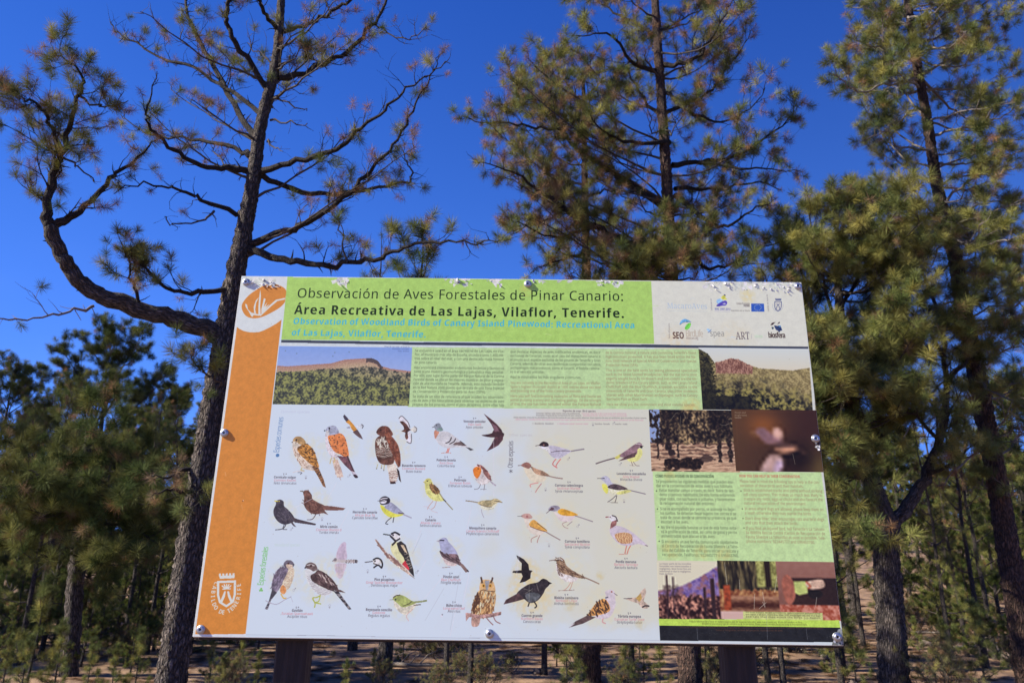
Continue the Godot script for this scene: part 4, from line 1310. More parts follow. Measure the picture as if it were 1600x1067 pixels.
func glyph(g: Dictionary, size: int) -> Dictionary:
	var key := [g.font_rid, size, g.index]
	if glyphs.has(key):
		return glyphs[key]
	var sz := Vector2i(size, 0)
	ts.font_render_glyph(g.font_rid, sz, g.index)
	var at_ := ts.font_get_glyph_texture_idx(g.font_rid, sz, g.index)
	var d := {}
	if at_ >= 0:
		var rect := Rect2i(ts.font_get_glyph_uv_rect(g.font_rid, sz, g.index))
		if rect.size.x > 0 and rect.size.y > 0:
			var cutout := ts.font_get_texture_image(g.font_rid, sz, at_).get_region(rect)
			d = {"im": cutout, "off": ts.font_get_glyph_offset(g.font_rid, sz, g.index)}
	glyphs[key] = d
	return d

func letters(s: String, kind: String, size: int) -> Array:
	var st := ts.create_shaped_text()
	ts.shaped_text_add_string(st, s, font_of(kind).get_rids(), size)
	ts.shaped_text_shape(st)
	var g := ts.shaped_text_get_glyphs(st)
	ts.free_rid(st)
	return g

func stamp(d: Dictionary, o: Vector2, ang: float, col: Color, alpha: float, sx := 1.0) -> void:
	# one letter with its pen at o, turned by ang
	if d.is_empty():
		return
	var im: Image = d.im
	var w := im.get_width()
	var h := im.get_height()
	var off: Vector2 = d.off
	if absf(ang) < 0.001 and sx == 1.0:
		var ox := roundi(o.x + off.x)
		var oy := roundi(o.y + off.y)
		for y in h:
			for x in w:
				var a := im.get_pixel(x, y).a
				if a > 0.02:
					dab(ox + x, oy + y, col, a * alpha)
		return
	var t := Transform2D(ang, o) * Transform2D(0.0, Vector2(sx, 1), 0.0, Vector2.ZERO)
	var lo := Vector2.INF
	var hi := -Vector2.INF
	for c in [off, off + Vector2(w, 0), off + Vector2(w, h), off + Vector2(0, h)]:
		lo = lo.min(t * c)
		hi = hi.max(t * c)
	var inv := t.affine_inverse()
	for y in range(int(lo.y), int(hi.y) + 2):
		for x in range(int(lo.x), int(hi.x) + 2):
			var q := inv * Vector2(x + 0.5, y + 0.5) - off - Vector2(0.5, 0.5)
			var ix := floori(q.x)
			var iy := floori(q.y)
			var fx := q.x - ix
			var fy := q.y - iy
			var a := 0.0
			for k in 4:
				var kx := ix + k % 2
				var ky := iy + k / 2
				if kx >= 0 and ky >= 0 and kx < w and ky < h:
					a += im.get_pixel(kx, ky).a * (fx if k % 2 else 1.0 - fx) * (fy if k / 2 else 1.0 - fy)
			if a > 0.02:
				dab(x, y, col, a * alpha)

func write(s: String, a: Vector2, b: Vector2, size: int, kind: String, col: Color, alpha := 1.0) -> void:
	# a line of lettering from a to b (texture places of its baseline), spaced or squeezed to fit
	var g := letters(s, kind, size)
	var w := 0.0
	for q in g:
		w += q.advance
	var dir := (b - a)
	var sx := 1.0
	var extra := (dir.length() - w) / maxf(1.0, g.size() - 1)
	if extra < -0.02 * size or extra > 0.12 * size:
		sx = clampf(dir.length() / w, 0.7, 1.25)
		extra = (dir.length() - w * sx) / maxf(1.0, g.size() - 1)
	var ang := dir.angle()
	if absf(ang) < 0.004:
		ang = 0.0
	var u := dir.normalized()
	var run := 0.0
	for q in g:
		stamp(glyph(q, size), a + u * run, ang, col, alpha, sx)
		run += q.advance * sx + extra

func centred(s: String, x: float, y: float, size: int, kind: String, col: Color, alpha := 1.0, squeeze := 1.0) -> void:
	var w := 0.0
	for q in letters(s, kind, size):
		w += q.advance
	var c := tp(x, y)
	write(s, c - Vector2(w * 0.5 * squeeze, 0), c + Vector2(w * 0.5 * squeeze, 0), size, kind, col, alpha)

func sex(x: float, y: float, male: bool) -> void:
	var c := cp(x, y)
	var col := pc(120, 110, 125)
	for i in 14:
		var p := c + Vector2.from_angle(TAU * i / 14.0) * 3.0
		disc(p, 0.5, col, 0.6)
	if male:
		stroke(PackedVector2Array([c + Vector2(2, -2), c + Vector2(6, -7)]), 1.2, col, 0.8)
		stroke(PackedVector2Array([c + Vector2(3, -7), c + Vector2(6, -7), c + Vector2(6, -4)]), 1.2, col, 0.8)
	else:
		stroke(PackedVector2Array([c + Vector2(0, 3), c + Vector2(0, 9)]), 1.2, col, 0.8)
		stroke(PackedVector2Array([c + Vector2(-3, 6), c + Vector2(3, 6)]), 1.2, col, 0.8)

func area(a: Array, c: Color, mottle := 0.03) -> void:
	# a field of flat ink, its outline in photo pixels
	cut(0, 0, 1)
	fill(pts_of(a), c, mottle)

func picture(a: Array, paint: Callable) -> void:
	# a printed photograph in the frame of four photo pixels (top left, top right, bottom right, bottom left)
	cut(0, 0, 1)
	var p := pts_of(a)
	var x0 := int(minf(p[0].x, p[3].x))
	var x1 := int(maxf(p[1].x, p[2].x))
	var y0 := int(minf(p[0].y, p[1].y))
	var y1 := int(maxf(p[2].y, p[3].y))
	for y in range(maxi(y0, 0), mini(y1, TH)):
		var v := float(y - y0) / (y1 - y0)
		for x in range(maxi(x0, 0), mini(x1, TW)):
			var c: Vector3 = paint.call(float(x - x0) / (x1 - x0), v, x, y)
			img.set_pixel(x, y, pc(c.x, c.y, c.z))

func soften(a: Array, k: float) -> void:
	# a printed photograph that is out of focus
	cut(0, 0, 1)
	var p := pts_of(a)
	var q := Rect2i(Vector2i(maxf(p[0].x, p[3].x) + 1, maxf(p[0].y, p[1].y) + 1), Vector2i.ZERO)
	q.end = Vector2i(minf(p[1].x, p[2].x) - 1, minf(p[2].y, p[3].y) - 1)
	var im := img.get_region(q)
	im.resize(int(q.size.x / k), int(q.size.y / k), Image.INTERPOLATE_LANCZOS)
	im.resize(q.size.x, q.size.y, Image.INTERPOLATE_CUBIC)
	img.blit_rect(im, Rect2i(Vector2i.ZERO, q.size), q.position)

func ramp(p: Array, u: float) -> float:
	for i in range(0, p.size() - 2, 2):
		if u <= p[i + 2]:
			return lerpf(p[i + 1], p[i + 3], clampf((u - p[i]) / (p[i + 2] - p[i]), 0.0, 1.0))
	return p[-1]

func nz(x: float, y: float, f: float) -> float:
	return ink_noise.get_noise_2d(x * f, y * f)

func leafy(x: int, y: int, grain: float) -> float:
	# the clumped speckle of a wood seen from afar, 0 dark to 1 light
	return clampf(0.5 + 1.0 * nz(x, y, 0.9 * grain) + 1.1 * nz(x + 500, y, 0.3 * grain), 0.0, 1.0)

func pic_ridge(u: float, v: float, x: int, y: int) -> Vector3:
	var top := ramp([0.0, 0.34, 0.08, 0.35, 0.28, 0.31, 0.40, 0.29, 0.50, 0.22, 0.62, 0.20, 0.70, 0.19, 0.745, 0.23, 0.78, 0.33, 0.85, 0.37, 1.0, 0.41], u) + 0.006 * nz(x, 0, 1.5)
	if v < top:
		return Vector3(134, 158, 224).lerp(Vector3(164, 176, 226), v * 1.8) + Vector3.ONE * 4.0 * nz(x, y, 0.4)
	var wood := ramp([0.0, 0.45, 0.2, 0.43, 0.32, 0.39, 0.45, 0.38, 0.55, 0.37, 0.66, 0.33, 0.76, 0.36, 0.85, 0.40, 1.0, 0.44], u) + 0.03 * nz(x, y, 1.4)
	if v < wood:
		var c := Vector3(168, 124, 118).lerp(Vector3(186, 158, 134), clampf((v - top) * 8.0, 0.0, 1.0)) + Vector3.ONE * 22.0 * nz(x, y, 1.2)
		if u > 0.66 and u < 0.79 and v < top + 0.07 - 0.02 * nz(x, y, 1.0):
			c = Vector3(88, 74, 78)
		return c
	var g := leafy(x, y, 1.0)
	var lit := Vector3(150, 148, 92).lerp(Vector3(172, 150, 134), clampf((0.62 - v) * 3.0 + (u - 0.6), 0.0, 1.0))
	return Vector3(58, 60, 60).lerp(lit, g)

func pic_mesa(u: float, v: float, x: int, y: int) -> Vector3:
	var top := ramp([0.0, 0.02, 0.08, 0.10, 0.13, 0.24, 0.2, 0.22, 0.27, 0.17, 0.34, 0.18, 0.42, 0.26, 0.52, 0.33, 0.65, 0.34, 0.8, 0.36, 1.0, 0.30], u) + 0.012 * nz(x, 0, 2.0)
	if v < top:
		return Vector3(206, 208, 214).lerp(Vector3(214, 202, 188), v * 2.6)
	if u < 0.12 + 0.05 * nz(x, y, 1.0):
		return Vector3(30, 28, 26).lerp(Vector3(120, 110, 70), leafy(x, y, 1.3) * (0.9 - v * 0.8))
	if u > 0.14 and u < 0.50 and v < 0.42 + 0.04 * nz(x, y, 1.3) and u < 0.5 - v * 0.1:
		return Vector3(112, 72, 66).lerp(Vector3(178, 132, 118), leafy(x * 2, y, 0.9))
	var near := clampf((v - 0.42) * 3.0 + 0.5 * nz(x, y, 0.25) - maxf(0.0, u - 0.5) * 1.6, 0.0, 1.0)
	var c := Vector3(120, 104, 74).lerp(Vector3(176, 156, 112), leafy(x, y, 1.1))
	c = c.lerp(Vector3(26, 25, 28).lerp(Vector3(152, 138, 80), leafy(x, y, 0.7)), near)
	if v > 0.78 and u < 0.42:
		c = c.lerp(Vector3(24, 22, 26), 0.8)
	return c

func pic_wood(u: float, v: float, x: int, y: int) -> Vector3:
	# a sunny clearing under pines with a picnic table
	var wig := 0.05 * nz(x, y, 0.25)
	var c := Vector3(210, 172, 146).lerp(Vector3(158, 118, 100), clampf(0.35 + 1.6 * nz(x * 0.4, y * 2.0, 0.5), 0.0, 1.0))
	if v < 0.55 + 1.4 * wig:
		var g := leafy(x, y, 0.55)
		c = Vector3(36, 28, 26).lerp(Vector3(202, 166, 124), g)
		var shade := exp(-pow((u - 0.26 + wig) * 5.5, 2.0)) + exp(-pow((u - 0.82 - wig) * 5.5, 2.0))
		c = c.lerp(Vector3(24, 18, 20), clampf(shade * (1.15 - v * 1.3) + 0.9 * nz(x, y, 0.6), 0.0, 0.92))
		if u < 0.12 and g > 0.45:
			c = Vector3(140, 156, 206)
	for k in 5:
		var row := 0.55 + 0.055 * k
		if absf(v - row - wig * 0.4) < 0.010 + 0.02 * nz(x * 0.3, k * 40.0, 0.8):
			c = c.lerp(Vector3(84, 58, 52), 0.75)
	for t in [[0.205, 0.030, 0.66], [0.31, 0.009, 0.78], [0.085, 0.009, 0.8], [0.785, 0.018, 0.84], [0.905, 0.022, 0.84], [0.43, 0.006, 0.55], [0.55, 0.006, 0.56], [0.63, 0.008, 0.6], [0.70, 0.006, 0.57], [0.14, 0.006, 0.6]]:
		var w: float = t[1] * (0.8 + 0.3 * v + 0.7 * nz(y * 0.7, t[0] * 900.0, 0.5))
		if absf(u - t[0] - 0.35 * wig) < w and v < t[2] and v > 0.05:
			c = Vector3(34, 26, 26).lerp(Vector3(96, 74, 64), clampf(nz(x, y, 0.9) + 0.15, 0.0, 1.0))
	if v > 0.79 + wig and v < 0.95 + wig and u > 0.15 + 2.0 * wig and u < 0.58 + wig:
		c = Vector3(30, 22, 20).lerp(Vector3(92, 66, 54), clampf(nz(x, y, 0.7) * 1.3, 0.0, 1.0))
	if Vector2((u - 0.24) * 1.3, v - 0.70).length() < 0.055 + wig * 0.5:
		c = Vector3(48, 36, 36)
	if Vector2((u - 0.64) * 0.8, (v - 0.79) * 1.4).length() < 0.075 + wig:
		c = c.lerp(Vector3(60, 44, 42), 0.8)
	if v > 0.93 and u < 0.55:
		c = c.lerp(Vector3(56, 38, 34), clampf(0.4 + 2.0 * nz(x * 0.3, y, 0.7), 0.0, 1.0))
	return c

func pic_finch(u: float, v: float, x: int, y: int) -> Vector3:
	var c := Vector3(88, 60, 42).lerp(Vector3(60, 36, 32), clampf(u * 1.1 + v * 0.2, 0.0, 1.0))
	c = c.lerp(Vector3(150, 86, 44), exp(-Vector2((u - 0.36) * 5.0, (v - 0.26) * 4.5).length_squared()) * 0.75)
	c = c.lerp(Vector3(128, 104, 58), exp(-Vector2((u - 0.95) * 6.0, (v - 0.9) * 4.0).length_squared()) * 0.7)
	c = c.lerp(Vector3(26, 16, 16), exp(-Vector2((u - 0.72) * 4.2, (v - 0.78) * 4.0).length_squared()) * 0.85)
	return c + Vector3.ONE * 3.0 * nz(x, y, 0.5)

func pic_burnt(u: float, v: float, x: int, y: int) -> Vector3:
	var slope := ramp([0.0, 0.52, 0.25, 0.48, 0.5, 0.37, 0.75, 0.22, 1.0, 0.05], u)
	var c := Vector3(216, 206, 188)
	if v > slope + 0.02 * nz(x, y, 1.2):
		c = Vector3(96, 76, 142).lerp(Vector3(150, 122, 176), leafy(x, y, 1.2))
		c = c.lerp(Vector3(150, 96, 96), clampf(nz(x, y, 0.3) * 2.0 + v - 0.3, 0.0, 0.8))
	if v > 0.60 + 0.06 * nz(x, y, 0.5):
		c = Vector3(48, 26, 30).lerp(Vector3(214, 150, 132), pow(leafy(x, y, 0.8), 1.5))
		if v > 0.8 + 0.1 * nz(x, 0, 0.4) and fposmod(u * 11.0 + 1.6 * nz(x, y, 0.12), 1.0) < 0.4 + 0.3 * nz(x, y, 0.3):
			c = Vector3(40, 20, 24)
	for t in [[0.14, 0.011, 0.25], [0.24, 0.009, 0.28], [0.85, 0.03, 0.3], [0.72, 0.018, 0.45]]:
		if absf(u - t[0]) < t[1] and v > t[2]:
			c = Vector3(52, 34, 40)
	if absf(u - 0.2) < 0.12 and v > 0.42 and v < 0.62 and nz(x, y, 0.9) > -0.1:
		c = c.lerp(Vector3(70, 48, 52), 0.7)
	return c

func pic_log(u: float, v: float, x: int, y: int) -> Vector3:
	var c := Vector3(34, 28, 26).lerp(Vector3(120, 104, 74), pow(leafy(x * 3, int(y * 0.4), 0.5), 1.6))
	if v < 0.45 and u > 0.62 and u < 0.97:
		c = Vector3(176, 172, 104).lerp(Vector3(110, 104, 60), leafy(x, y, 0.8))
		if absf(u - 0.8) < 0.045:
			c = Vector3(40, 28, 24)
	if v > 0.5 + 0.04 * nz(x, y, 0.6):
		c = Vector3(110, 56, 40).lerp(Vector3(190, 140, 96), leafy(x, y, 0.6))
	if v > 0.60 and v < 0.86 and u > 0.16:
		c = Vector3(66, 32, 26).lerp(Vector3(168, 120, 96), clampf(0.5 + 0.5 * sin((v - 0.56) * 24.0) + 0.4 * nz(x * 0.3, y, 1.2), 0.0, 1.0))
	if u > 0.07 and u < 0.18 and v > 0.42 and v < 0.85:
		c = Vector3(176, 78, 48).lerp(Vector3(120, 52, 36), leafy(x, y, 0.8))
	if v > 0.86 and u < 0.38:
		c = Vector3(206, 168, 164)
	return c

func pic_feeder(u: float, v: float, x: int, y: int) -> Vector3:
	var c := Vector3(150, 104, 96).lerp(Vector3(118, 74, 66), v + 0.2 * nz(x, y, 0.4))
	if v > 0.28 and u > 0.22:
		c = Vector3(62, 38, 36).lerp(Vector3(44, 30, 32), u) + Vector3.ONE * 8.0 * nz(x, y, 0.8)
	if v > 0.74:
		c = Vector3(150, 66, 48).lerp(Vector3(206, 140, 126), leafy(x, y, 1.0))
	return c

func caption(x: float, y: float, a: String, b: String, c: String, n := "1 *") -> void:
	var dark := pc(84, 78, 92)
	centred(n, x, y + 1.2, 9, "sans bold", dark, 0.9)
	centred(a, x, y + 5.9, 10, "sans bold", dark, 1.0, 0.95)
	centred(b, x, y + 10.6, 10, "sans", pc(208, 128, 142), 0.95, 0.97)
	centred(c, x, y + 15.3, 10, "sans italic", pc(92, 86, 100), 0.95, 0.97)

func column(x0: float, x1: float, y0: float, dy: float, rows: Array, col: Color, dx0 := 0.0, dx1 := 0.0, tilt := 0.0, size := 12) -> void:
	# a column of small type; a row "" leaves a gap, a row ending in | is not spread to the full width
	var y := y0
	for i in rows.size():
		var s: String = rows[i]
		if s == "":
			y += dy * 0.28
			continue
		var f := (y - y0)
		var a := tp(x0 + dx0 * f, y)
		var b := tp(x1 + dx1 * f, y + tilt)
		if s.ends_with("|"):
			s = s.trim_suffix("|")
			var w := 0.0
			for q in letters(s, "sans", size):
				w += q.advance
			b = a + (b - a).normalized() * minf(w * 0.93, (b - a).length())
		write(s, a, b, size, "sans", col, 0.95)
		y += dy

func print_sheet() -> ImageTexture:
	ts = TextServerManager.get_primary_interface()
	ink_noise.seed = 12
	ink_noise.frequency = 0.11
	ink_noise.fractal_octaves = 3
	rng.seed = 5
	paper_map()
	img = Image.create(TW, TH, false, Image.FORMAT_RGBA8)
	img.fill(pc(206, 213, 234))
	# the paper has yellowed over its right part
	for y in TH:
		for x in range(700, TW):
			var k := smoothstep(760.0, 1250.0, x + 160.0 * nz(x, y, 0.06) - 0.12 * (y - 700))
			var low := 1.0 - smoothstep(1140.0, 1205.0, y + 18.0 * nz(x, y, 0.2))
			dab(x, y, pc(211, 206, 199), k * (0.25 + 0.75 * low))
	area([447, 434, 430, 560, 381, 990, 298, 985, 300, 700, 372, 430], pc(210, 132, 61), 0.035)
	# white margin down the left edge and along the foot
	area([376, 430, 383, 430, 305, 992, 296, 992], pc(216, 214, 220))
	area([296, 986, 340, 987.2, 382, 988.5, 382, 1000, 296, 998], pc(214, 214, 228))
	title_block()
	var ltgreen := pc(186, 209, 158)
	area([640, 542.5, 800, 543.5, 1098, 545.5, 1104, 641, 800, 640, 633, 637.5], ltgreen, 0.05)
	stain(1085, 640, 22, 214, 186, 120, 0.7)
	picture([434, 541, 640, 544, 635, 636, 424, 632], pic_ridge)
	picture([1098, 545, 1268, 545, 1276, 641, 1103, 641], pic_mesa)
	area([1256, 440, 1268, 545, 1276, 641, 1290, 738, 1308, 877, 1318, 1006, 1313, 1006, 1302, 877, 1284, 738, 1272, 641, 1264, 545, 1251, 440], pc(206, 204, 206))
	area([1024, 739.5, 1285, 737.5, 1304, 878, 1031, 881], pc(190, 213, 158), 0.05)
	picture([1018, 643, 1153, 642, 1155, 738, 1024, 739.5], pic_wood)
	picture([1152, 642, 1278, 641, 1285, 737.5, 1155, 738], pic_finch)
	picture([1030, 884, 1128, 880, 1135, 969, 1033, 972], pic_burnt)
	picture([1126, 880, 1220, 878, 1224, 968, 1130, 970], pic_log)
	picture([1218, 878, 1304, 877, 1311, 967, 1222, 968], pic_feeder)
	finch_and_feeder()
	soften([1152, 642, 1278, 641, 1285, 737.5, 1155, 738], 11.0)
	soften([1018, 643, 1153, 642, 1155, 738, 1024, 739.5], 3.0)
	soften([1030, 884, 1304, 877, 1311, 967, 1033, 972], 4.5)
	soften([434, 541, 640, 544, 635, 636, 424, 632], 1.5)
	soften([1098, 545, 1268, 545, 1276, 641, 1103, 641], 2.2)
	scratches_on_photos()
	area([1032, 971.5, 1180, 969, 1310, 966, 1311.5, 977, 1180, 980, 1033, 982], pc(186, 214, 92), 0.06)
	area([1033, 982, 1180, 980, 1311.5, 977, 1313, 999.5, 1180, 1003, 1034, 1005], pc(34, 34, 40), 0.15)
	body_text()
	small_text()
	logos()
	birds_one()
	birds_two()
	birds_three()
	captions()
	shield_and_leaf()
	wear()
	# the thin seam of the folded foot
	cut(0, 0, 1)
	line([382, 989.8, 500, 994.8, 620, 1000, 760, 1003.2, 900, 1004.6, 1034, 1005], 0.5, 150, 152, 172, 0.8)
	return ImageTexture.create_from_image(img)

func title_block() -> void:
	area([449, 434, 640, 434, 1020, 439, 1027, 537, 640, 533, 437, 530.5], pc(170, 203, 110), 0.04)
	area([1020, 439, 1256, 445, 1268, 545, 1026, 541], pc(216, 212, 207), 0.02)
	stain(1060, 532, 30, 222, 190, 150, 0.4)
	stain(1170, 462, 16, 226, 196, 130, 0.6)
	stain(1150, 530, 40, 224, 200, 170, 0.35)
	area([437, 531, 640, 534.5, 1026, 538.5, 1267, 541.5, 1267.5, 545, 1026, 543, 640, 538.8, 436.5, 535.2], pc(64, 68, 88), 0.05)
	area([436.5, 535.4, 640, 539, 1026, 543.2, 1026, 545.5, 640, 542.5, 436, 540], pc(206, 210, 222))
	var ink := pc(34, 48, 26)
	write("Observación de Aves Forestales de Pinar Canario:", tp(461.5, 465.5), tp(978, 469.5), 51, "sans", ink)
	write("Área Recreativa de Las Lajas, Vilaflor, Tenerife.", tp(457, 490.8), tp(978.5, 496.2), 48, "sans bold", ink)
	var blue := pc(78, 178, 208)
	write("Observation of Woodland Birds of Canary Island Pinewood: Recreational Area", tp(455, 507), tp(995.5, 513.5), 32, "sans bold italic", blue)
	write("of Las Lajas, Vilaflor, Tenerife.", tp(452, 524.8), tp(663, 528), 32, "sans bold italic", blue)
	# a faint scratch or two in the green
	cut(640, 420, 3.95)
	line([840, 400, 880, 408], 3, 200, 226, 150, 0.8)
	for i in 26:
		cut(0, 0, 1)
		var x := rng.randf_range(460, 1010)
		var y := rng.randf_range(445, 530)
		line([x, y, x + rng.randf_range(20, 70), y + rng.randf_range(-3, 3)], 0.8, 182, 210, 124, 0.5)

func body_text() -> void:
	var dk := pc(88, 102, 78)
	var rd := pc(158, 128, 100)
	column(645, 787, 549.5, 6.32, ["Se encuentra usted en el área recreativa de Las Lajas, en Vila-", "flor, el municipio más alto de España, situado a unos 1.400 me-", "tros sobre el nivel del mar, y con una destacada masa forestal", "de pino canario.|", "", "Aquí encontrará interesantes endemismos botánicos y faunísticos", "junto a una muestra geomorfológica y paisajística muy peculiar.", "Por ello, este lugar forma parte del Parque Natural de la Corona", "Forestal donde se ubican las mejores muestras de pinar y vegeta-", "ción de alta montaña de Tenerife. Además, está incluido también", "en la Red Natura 2000 puesto que se trata de una Zona Especial", "de Conservación y Protección para las Aves (ZEPA).|", "", "Se trata de un sitio de referencia al que acuden los observado-", "res de aves y los naturalistas para observar las especies de aves", "propias de los pinares, como el pico picapinos. Entre ellas hay"], dk, -0.06, 0.0, 1.6)
	column(797, 941, 551.5, 6.4, ["que destacar especies de aves nidificantes endémicas, es decir", "exclusivas de Canarias, como es el caso del mosquitero canario o", "el pinzón azul, especie exclusiva de los pinares de Tenerife y Gran", "Canaria, además de otras aves endémicas compartidas con otros", "archipiélagos macaronésicos, como el canario, el bisbita camine-", "ro o el vencejo unicolor.|", "", "Aquí le mostramos las más singulares y comunes.|"], dk, -0.01, 0.0, 1.2)
	column(797, 942, 601.0, 6.4, ["You are currently in the Recreational Area of Las Lajas, en Vilaflor,", "Spain's highest municipal district at 1400 metres above sea level", "and boasting one of the finest Canary pinewoods.|", "", "Here you will find interesting examples of flora and fauna set", "within stunning scenery and fascinating geology. On the strength", "of this, the site has been included within the Parque Natural"], rd, -0.01, 0.0, 0.6)
	column(949, 1092, 553.0, 6.55, ["de la Corona Forestal, a nature park containing Tenerife's finest", "high-mountain pinewood. It has also been listed within the Na-", "tura 2000 network of Special Areas of Conservation and Special", "Protection Areas (SPA).|", "", "This is one of the best spots for seeing pinewood specialists", "such as the Great Spotted Woodpecker. But the star turns most", "eagerly sought here by birdlovers and naturalists are the en-", "demic breeders of the Canary Islands, such as the Canary Island", "Chiffchaff and the Blue Chaffinch, a species exclusive to the", "pinewoods of Tenerife and Gran Canaria, plus other endemics", "shared with other Macronesian archipelagos, such as Canary", "Berthelot Pipit or Plain Swift.|", "", "Here we show you the commonest and most notable species.|"], rd, 0.02, 0.04, 0.2)
	write("CÓMO PUEDES AYUDAR EN SU CONSERVACIÓN", tp(1028.5, 749), tp(1120.5, 748.6), 12, "sans bold", pc(70, 88, 62))
	column(1029, 1151, 757.5, 6.75, ["Te proponemos las siguientes medidas que pueden ayu-", "dar en la conservación de estas aves y sus hábitats.|"], dk, 0.06, 0.04, -0.4)
	column(1034.5, 1152.5, 771.5, 6.85, ["Evitar transitar campo a través, es decir, fuera de sen-", "deros y caminos habilitados. De esta forma evitaremos", "pisar nidos, con sus huevos o polluelos, y favorecemos", "la recuperación natural del entorno.|", "", "Si se va acompañado por perros, se aconseja no dejar-", "los sueltos. Se deberían llevar sujetos con correa si se", "trata de zonas donde se permite su presencia, ya que", "asustan a las aves.|", "", "No tire ni deposite basuras ya que de esta forma evita-", "rá la proliferación de ratas, así como de gatos y perros", "asilvestrados que atacan a las aves.|", "", "Si encuentra un ave herida, comuníquelo rápidamente", "al Centro de Recuperación de Fauna Silvestre La Taho-", "nilla del Cabildo de Tenerife, para iniciar su rescate y", "recuperación. Teléfonos: 922445777 ó 696463760.|"], dk, 0.04, 0.06, -0.6)
	write("HOW YOU CAN HELP IN THEIR CONSERVATION", tp(1160, 747.2), tp(1253, 746.8), 12, "sans bold", pc(196, 108, 92))
	column(1160.5, 1283, 755.8, 6.6, ["Please bear in mind the following tips to help in the con-", "servation of these birds and their habitats.|"], rd, 0.06, 0.1, -0.6)
	column(1166.5, 1287, 769.8, 6.75, ["Stick to established tracks and paths without striking", "off cross country. This makes us much less likely to", "trample any nests, eggs or chicks and also favours the", "natural recuperation of the environment.|", "", "In areas where dogs are allowed, please keep them on", "a leash otherwise they may startle the birds.|", "", "Don't drop litter; litter encourages rats and feral dogs", "and cats that then attack the birds.|", "", "If you find an injured bird, tell Tenerife's La Tahoni-", "lla Wildlife Rescue Centre (Centro de Recuperación de", "Fauna Silvestre La Tahonilla) as soon as possible. Tele-", "phone numbers: 922445777 and 696463760.|"], rd, 0.05, 0.06, -0.9)
	for p in [[1030, 770.5], [1031.5, 799], [1033, 827.5], [1034, 850]]:
		disc(tp(p[0], p[1]), 2.0, pc(60, 80, 55))
	for p in [[1162.5, 769], [1164.5, 797], [1165.5, 812], [1167, 827]]:
		disc(tp(p[0], p[1]), 2.0, pc(90, 96, 66))

